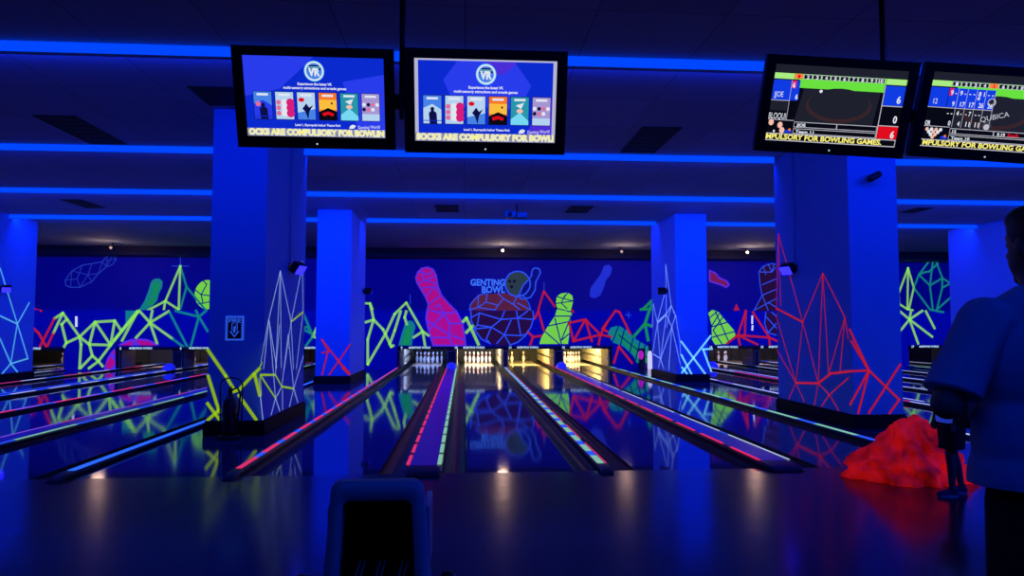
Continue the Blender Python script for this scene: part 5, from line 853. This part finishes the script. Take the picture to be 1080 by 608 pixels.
hanger(3.14, 4.86, 0.75, 'thin black ceiling pole carrying the two score screens')

# ------------------------------------------------------------------ ball return in the foreground
def ball_return():
    t = thing('ball_return', 'pale ball return hood with a dark opening at the bottom of the picture', 'ball return', (-0.365, 3.0, 0))
    def arch(hw0, hw1, z0, z1, r, n=7):
        """arch outline from bottom left over the top to bottom right; half width shrinks upwards"""
        def hw(z): return hw0 + (hw1 - hw0) * (z - z0) / (z1 - z0)
        pts = [(-hw(z0 + (z1 - r - z0) * i / 5), z0 + (z1 - r - z0) * i / 5) for i in range(6)]
        cx = hw(z1 - r) - r
        pts += [(-cx - r * math.cos(math.pi / 2 * i / n), z1 - r + r * math.sin(math.pi / 2 * i / n)) for i in range(1, n + 1)]
        return pts + [(-x, z) for x, z in pts[::-1]]
    def ring(b, p, y, k=1.0, dz=0.0): return [b.verts.new((x * k, y, z + dz)) for x, z in p]
    b = bmesh.new()
    out = arch(0.248, 0.196, 0.0, 0.745, 0.055); mid = arch(0.238, 0.186, 0.0, 0.732, 0.05)
    inn = arch(0.172, 0.143, 0.14, 0.652, 0.035); inn2 = arch(0.178, 0.148, 0.135, 0.658, 0.037)
    rs = [ring(b, arch(0.21, 0.15, 0.0, 0.46, 0.08), 0.60), ring(b, arch(0.235, 0.180, 0.0, 0.605, 0.07), 0.38), ring(b, out, 0.030), ring(b, mid, 0.002), ring(b, inn2, 0.0), ring(b, inn, 0.02), ring(b, inn, 0.09)]
    for a, c in zip(rs, rs[1:]):
        for i in range(len(a) - 1): b.faces.new((a[i], a[i + 1], c[i + 1], c[i])).smooth = True
    b.faces.new(rs[0])
    # sill below the opening
    s_ = MB(); s_.merge(b, M['white_plastic'])
    s_.box((-0.19, 0.0, 0.0), (0.19, 0.05, 0.142), M['white_plastic'], 0.008)
    s_.build('hood', t)
    d = bmesh.new(); r1 = ring(d, inn, 0.085); r2 = ring(d, arch(0.16, 0.125, 0.12, 0.44, 0.035), 0.50)
    for i in range(len(r1) - 1): d.faces.new((r1[i], r1[i + 1], r2[i + 1], r2[i])).smooth = True
    d.faces.new(r2); d.faces.new((r1[0], r1[-1], r2[-1], r2[0]))
    m = MB(); m.merge(d, M['vent']); m.build('inner_lining', t)
    for x in (-0.105, -0.015, 0.085):  # short white rods put in for the glints on chrome rails
        rl = MB()
        for dx in (-0.011, 0.011): rl.tube([(x + dx, 0.10, 0.26), (x + dx + 0.022, 0.20, 0.345)], 0.0035, M['white_plastic'], 8)
        rl.build('rail', t)
    for sx in (-1, 1):
        h = MB(); h.box((sx * 0.206 - 0.012, 0.06, 0.33), (sx * 0.206 + 0.016, 0.34, 0.62), M['white_plastic'], 0.01); h.build('side_trim', t)
        rk = MB(); rk.tube([(sx * 0.30, -0.05, 0.0), (sx * 0.30, -0.05, 0.345), ], 0.030, M['black_plastic'], 14)
        rk.lathe([(0.0, 0.0), (0.030, 0.0), (0.029, 0.012), (0.02, 0.026), (0.0, 0.032)], M['black_plastic'], 14, Matrix.Translation((sx * 0.30, -0.05, 0.345)))
        rk.tube([(sx * 0.335, -0.05, 0.04), (sx * 0.335, -0.05, 0.36)], 0.003, M['chrome'], 6)
        rk.build('rack_post', t)
ball_return()

# ------------------------------------------------------------------ red heap on the approach
def heap():
    b = bmesh.new()
    bmesh.ops.create_icosphere(b, subdivisions=6, radius=1.0)
    for v in b.verts:
        p = v.co.copy(); n_ = p.normalized()
        k = 0.92 + 0.34 * noise.noise(n_ * 1.9 + Vector((3, 1, 7))) + 0.42 * (0.35 - abs(noise.noise(n_ * 3.6 + Vector((1, 9, 2))))) + 0.17 * (0.35 - abs(noise.noise(n_ * 8.5)))
        z = p.z
        x = p.x * 0.56 * k; y = p.y * 0.40 * k
        zz = max(z, -0.28) + 0.28
        top = max(0.0, zz / 1.28)
        taper = 1.0 - 0.62 * top ** 0.9
        v.co = (x * taper + 0.02 * top, y * taper, zz * 0.44 * (0.80 + 0.20 * k) * (1.0 if z > -0.27 else 1.0))
    for f in b.faces: f.smooth = True
    mb = MB(); mb.merge(b, M['red_cloth'], smooth=True)
    o = mb.build('fabric_heap'); o.location = (4.12, 6.15, 0.002)
    tag(o, 'crumpled glowing red fabric heap on the floor behind the child', 'fabric heap')
heap()

# ------------------------------------------------------------------ small things by the far right column
t = thing('canister', 'white canister with a black cap beside the far right column', 'canister', (6.05, 22.1, 0.0))
t.scale = (0.8, 0.8, 1.25)
MB().lathe([(0, 0.001), (0.085, 0.001), (0.095, 0.02), (0.095, 0.36), (0.08, 0.43), (0.045, 0.47), (0.0, 0.47)], M['white_can'], 18).build('canister_body', t)
MB().lathe([(0, 0.465), (0.045, 0.465), (0.05, 0.50), (0.05, 0.62), (0.035, 0.66), (0.0, 0.665)], M['black_plastic'], 16).build('cap', t)
t = thing('round_panel', 'magenta disc on a dark box beside the white canister', 'disc', (5.80, 22.2, 0.002))
MB().box((-0.06, 0.0, 0.0), (0.13, 0.14, 0.66), M['black_plastic'], 0.012).build('box_body', t)
MB().lathe([(0, 0), (0.14, 0), (0.15, 0.012), (0.14, 0.025), (0, 0.03)], M['ring_magenta'], 22, Matrix.Translation((-0.02, 0.0, 0.45)) @ Matrix.Diagonal((0.6, 1, 1, 1)) @ Matrix.Rotation(R(90), 4, 'X')).build('disc', t)

# ------------------------------------------------------------------ people
def V(*a): return Vector(a)
def hand_geo(bm, w, fwd, palm_n, s, curl, thumb_side):
    """palm, four unequal bent fingers and a thumb leaving the side of the palm"""
    side = fwd.cross(palm_n).normalized()
    pc = w + fwd * 0.055 * s
    hull(bm, w, 0.022 * s, w + fwd * 0.03 * s, 0.024 * s)
    for k in (-1, 0, 1): hull(bm, w + fwd * 0.02 * s + side * k * 0.014 * s, 0.015 * s, w + fwd * 0.09 * s + side * k * 0.026 * s, 0.0125 * s)
    for k, (o, ln) in enumerate(((-0.033, 0.062), (-0.011, 0.074), (0.011, 0.078), (0.033, 0.068))):
        p = w + fwd * 0.09 * s + side * o * s * thumb_side; d = fwd.copy(); r = 0.0095 * s
        for j, f_ in enumerate((0.45, 0.32, 0.23)):
            d = (d + palm_n * curl * (0.35 + 0.25 * j)).normalized()
            e = p + d * ln * f_ * s
            hull(bm, p, r, e, r * 0.92); p = e; r *= 0.92
    p = w + fwd * 0.030 * s + side * 0.024 * s * thumb_side
    d = (side * thumb_side * 0.8 + fwd * 0.65 + palm_n * 0.25).normalized()
    e = p + d * 0.042 * s; hull(bm, p, 0.013 * s, e, 0.0105 * s)
    d = (d * 0.5 + fwd * 0.8 + palm_n * 0.2).normalized(); hull(bm, e, 0.0105 * s, e + d * 0.032 * s, 0.009 * s)

def person(name, label, loc, rot, s, head_k, arms, feet, kid, wk=1.0):
    t = thing(name, label, 'person', loc); t.rotation_euler = (0, 0, rot)
    hz = 1.42 * s + (1.635 - 1.42) * s * head_k      # head centre height
    vox = 0.0085 * (1.0 if not kid else 0.85)
    W = lambda x, y, z: V(x * wk, y, z)
    bm = bmesh.new()
    blob(bm, V(0, 0, .95) * s, W(.155, .110, .13) * s); blob(bm, V(0, 0.005, 1.09) * s, W(.150, .110, .16) * s); blob(bm, V(0, 0, 1.27) * s, W(.165, .110, .20) * s)
    hull(bm, W(-.15, 0, 1.41) * s, .055 * s, W(.15, 0, 1.41) * s, .055 * s)
    hull(bm, V(-.10, -.01, 1.43) * s, .05 * s, V(0, .0, 1.50) * s, .05 * s); hull(bm, V(.10, -.01, 1.43) * s, .05 * s, V(0, .0, 1.50) * s, .05 * s)
    hull(bm, V(0, 0, 1.42) * s, .062 * s, V(0, .012 * s, hz - .09 * s * head_k), .056 * s)
    H = lambda x, y, z: V(x * s * head_k, y * s * head_k, hz + z * s * head_k)
    blob(bm, H(0, .0, .02), V(.077, .098, .098) * s * head_k); blob(bm, H(0, .028, -.035), V(.063, .072, .085) * s * head_k)
    hull(bm, H(0, .085, .012), .010 * s, H(0, .112, -.022), .015 * s)                # nose
    hull(bm, H(-.03, .088, .030), .012 * s, H(.03, .088, .030), .012 * s)            # brow
    hull(bm, H(-.018, .090, -.060), .009 * s, H(.018, .090, -.060), .009 * s)        # lips
    blob(bm, H(0, .078, -.095), V(.022, .020, .020) * s)                             # chin
    for k in (-1, 1): blob(bm, H(k * .080, -.005, -.005), V(.012, .020, .032) * s * head_k)
    for k, (el, wr, fw, pn) in zip((-1, 1), arms):
        sh = W(k * .180, 0, 1.41) * s; el = V(*el) * s; wr = V(*wr) * s
        chain(bm, (sh, .058 * s), (sh.lerp(el, .45), .050 * s), (el, .042 * s), (el.lerp(wr, .35), .040 * s), (wr, .027 * s))
        hand_geo(bm, wr, V(*fw).normalized(), V(*pn).normalized(), s, .55, -k)
    for k, (kn, an) in zip((-1, 1), feet):
        hp = V(k * .085, 0, .91) * s; kn = V(*kn) * s; an = V(*an) * s
        chain(bm, (hp, .088 * s), (hp.lerp(kn, .5), .076 * s), (kn, .055 * s), (kn.lerp(an, .3) + V(0, -.012, 0) * s, .054 * s), (an, .036 * s), (an + V(0, .03, -.04) * s, .036 * s))
        hull(bm, an + V(0, -.02, -.045) * s, .035 * s, an + V(0, .12, -.058) * s, .030 * s)
    merged('body', bm, M['skin'], t, vox, 4)
    for k in (-1, 1):
        e = MB(); e.lathe([(0.0, -.011), (.008, -.008), (.011, 0), (.008, .008), (0, .011)], M['pin_white'], 10, Matrix.Translation(H(k * .030, .083, .008)) @ Matrix.Scale(s, 4)); e.lathe([(0, 0), (.005, 0), (.004, .003), (0, .004)], M['hair'], 8, Matrix.Translation(H(k * .030, .083, .008) + V(0, .0095 * s, 0)) @ Matrix.Rotation(R(-90), 4, 'X') @ Matrix.Scale(s, 4)); e.build('eye', t)
    # hair
    bm = bmesh.new(); blob(bm, H(0, -.008, .028), V(.088, .106, .102) * s * head_k); blob(bm, H(0, -.035, -.015), V(.080, .072, .085) * s * head_k); blob(bm, H(0, .03, .075), V(.068, .075, .05) * s * head_k)
    merged('hair', bm, M['hair'], t, vox * .9, 3, [(H(0, .055, .045), V(0, .75, -.66)), (H(0, 0, -.082), V(0, .2, -1))])
    # shirt
    top = M['kid_shirt'] if kid else M['shirt']; low = M['pants']
    bm = bmesh.new()
    blob(bm, V(0, -.004, 1.28) * s, W(.190, .137, .215) * s); blob(bm, V(0, 0, 1.07) * s, W(.198, .146, .24) * s); blob(bm, V(0, 0, .96) * s, W(.210, .156, .20) * s)
    hull(bm, W(-.172, 0, 1.415) * s, .066 * s, W(.172, 0, 1.415) * s, .066 * s)
    for k in (-1, 1): hull(bm, V(k * .12, -.008, 1.435) * s, .060 * s, V(k * .03, -.004, 1.475) * s, .065 * s)
    hem = .955 if not kid else .915
    merged('t_shirt', bm, top, t, vox, 5, [(V(0, 0, hem) * s, V(0, 0, -1)), (V(0, .0, 1.515) * s, V(0, .25, 1))])
    for k, (el, wr, fw, pn) in zip((-1, 1), arms):
        sh = W(k * .172, 0, 1.415) * s; el = V(*el) * s; d = (el - sh).normalized()
        bm = bmesh.new(); chain(bm, (sh, .070 * s), (sh.lerp(el, .5), .069 * s), (el + d * .05 * s, .078 * s))
        merged('sleeve', bm, top, t, vox, 3, [(sh.lerp(el, .86), (d * .8 + V(0, 0, -.35)).normalized())])
    # trousers / shorts
    bm = bmesh.new(); blob(bm, V(0, 0, .93) * s, V(.180, .135, .14) * s)
    for k, (kn, an) in zip((-1, 1), feet):
        hp = V(k * .085, 0, .90) * s; kn = V(*kn) * s; an = V(*an) * s
        if kid: chain(bm, (hp, .125 * s), (hp.lerp(kn, .75), .150 * s), (kn, .155 * s))
        else: chain(bm, (hp, .105 * s), (hp.lerp(kn, .5), .094 * s), (kn, .076 * s), (kn.lerp(an, .5), .072 * s), (an + V(0, 0, -.03) * s, .066 * s))
    merged('shorts' if kid else 'trousers', bm, low, t, vox, 4, [(V(0, 0, 1.01) * s, V(0, 0, 1)), (V(0, 0, .60 if kid else .075) * s, V(0, 0, -1))])
    for k, (kn, an) in zip((-1, 1), feet):
        an = V(*an) * s; bm = bmesh.new(); g = V(an.x, an.y, 0)
        hull(bm, g + V(0, -.025, .045) * s, .048 * s, g + V(0, .06, .040) * s, .044 * s); hull(bm, g + V(0, .06, .04) * s, .046 * s, g + V(0, .155, .028) * s, .036 * s); hull(bm, g + V(0, -.015, .06) * s, .044 * s, g + V(0, -.005, .10) * s, .046 * s)
        sh_ = merged('shoe', bm, M['shoe'], t, .006, 2, [(V(0, 0, .014) * s, V(0, 0, -1))])
        so = MB(); n = 20
        pr = []
        for i in range(n):
            a = 2 * math.pi * i / n; y = math.cos(a); pr.append((g.x + math.sin(a) * .050 * s * (1 - .12 * y), g.y + (.062 + y * .128) * s))
        so.bm.faces.new([so.bm.verts.new((x, y, .001)) for x, y in pr[::-1]]); so.mats.append(M['sole'])
        lo = [so.bm.verts.new((x, y, .001)) for x, y in pr]; hi = [so.bm.verts.new((x, y, .020 * s)) for x, y in pr]
        for i in range(n): so.bm.faces.new((lo[i], lo[(i + 1) % n], hi[(i + 1) % n], hi[i]))
        so.bm.faces.new(hi); o = so.build('sole', sh_)
    return t
person('person', 'adult in a blue-grey t-shirt and black trousers seen from behind at the right edge', (1.675, 1.87, 0), R(4), 1.0, 1.0,
       (((-.362, -.040, 1.185), (-.11, .205, 1.150), (.75, .5, .05), (.4, -.6, 0)), ((.352, -.035, 1.165), (.10, .24, 1.09), (-.75, .45, .1), (-.4, -.6, 0))),
       (((-.11, .01, .50), (-.12, -.02, .085)), ((.11, .02, .50), (.12, .02, .085))), False, 1.16)
person('person', 'child in black shorts and a pale blue shirt standing before the red heap', (4.06, 5.52, 0), R(82), 0.655, 1.18,
       (((-.24, .0, 1.16), (-.23, .08, .95), (0, .15, -1), (.9, .1, 0)), ((.24, .0, 1.16), (.23, .08, .95), (0, .15, -1), (-.9, .1, 0))),
       (((-.09, .075, .49), (-.09, .06, .085)), ((.09, -.07, .49), (.09, -.15, .085))), True)
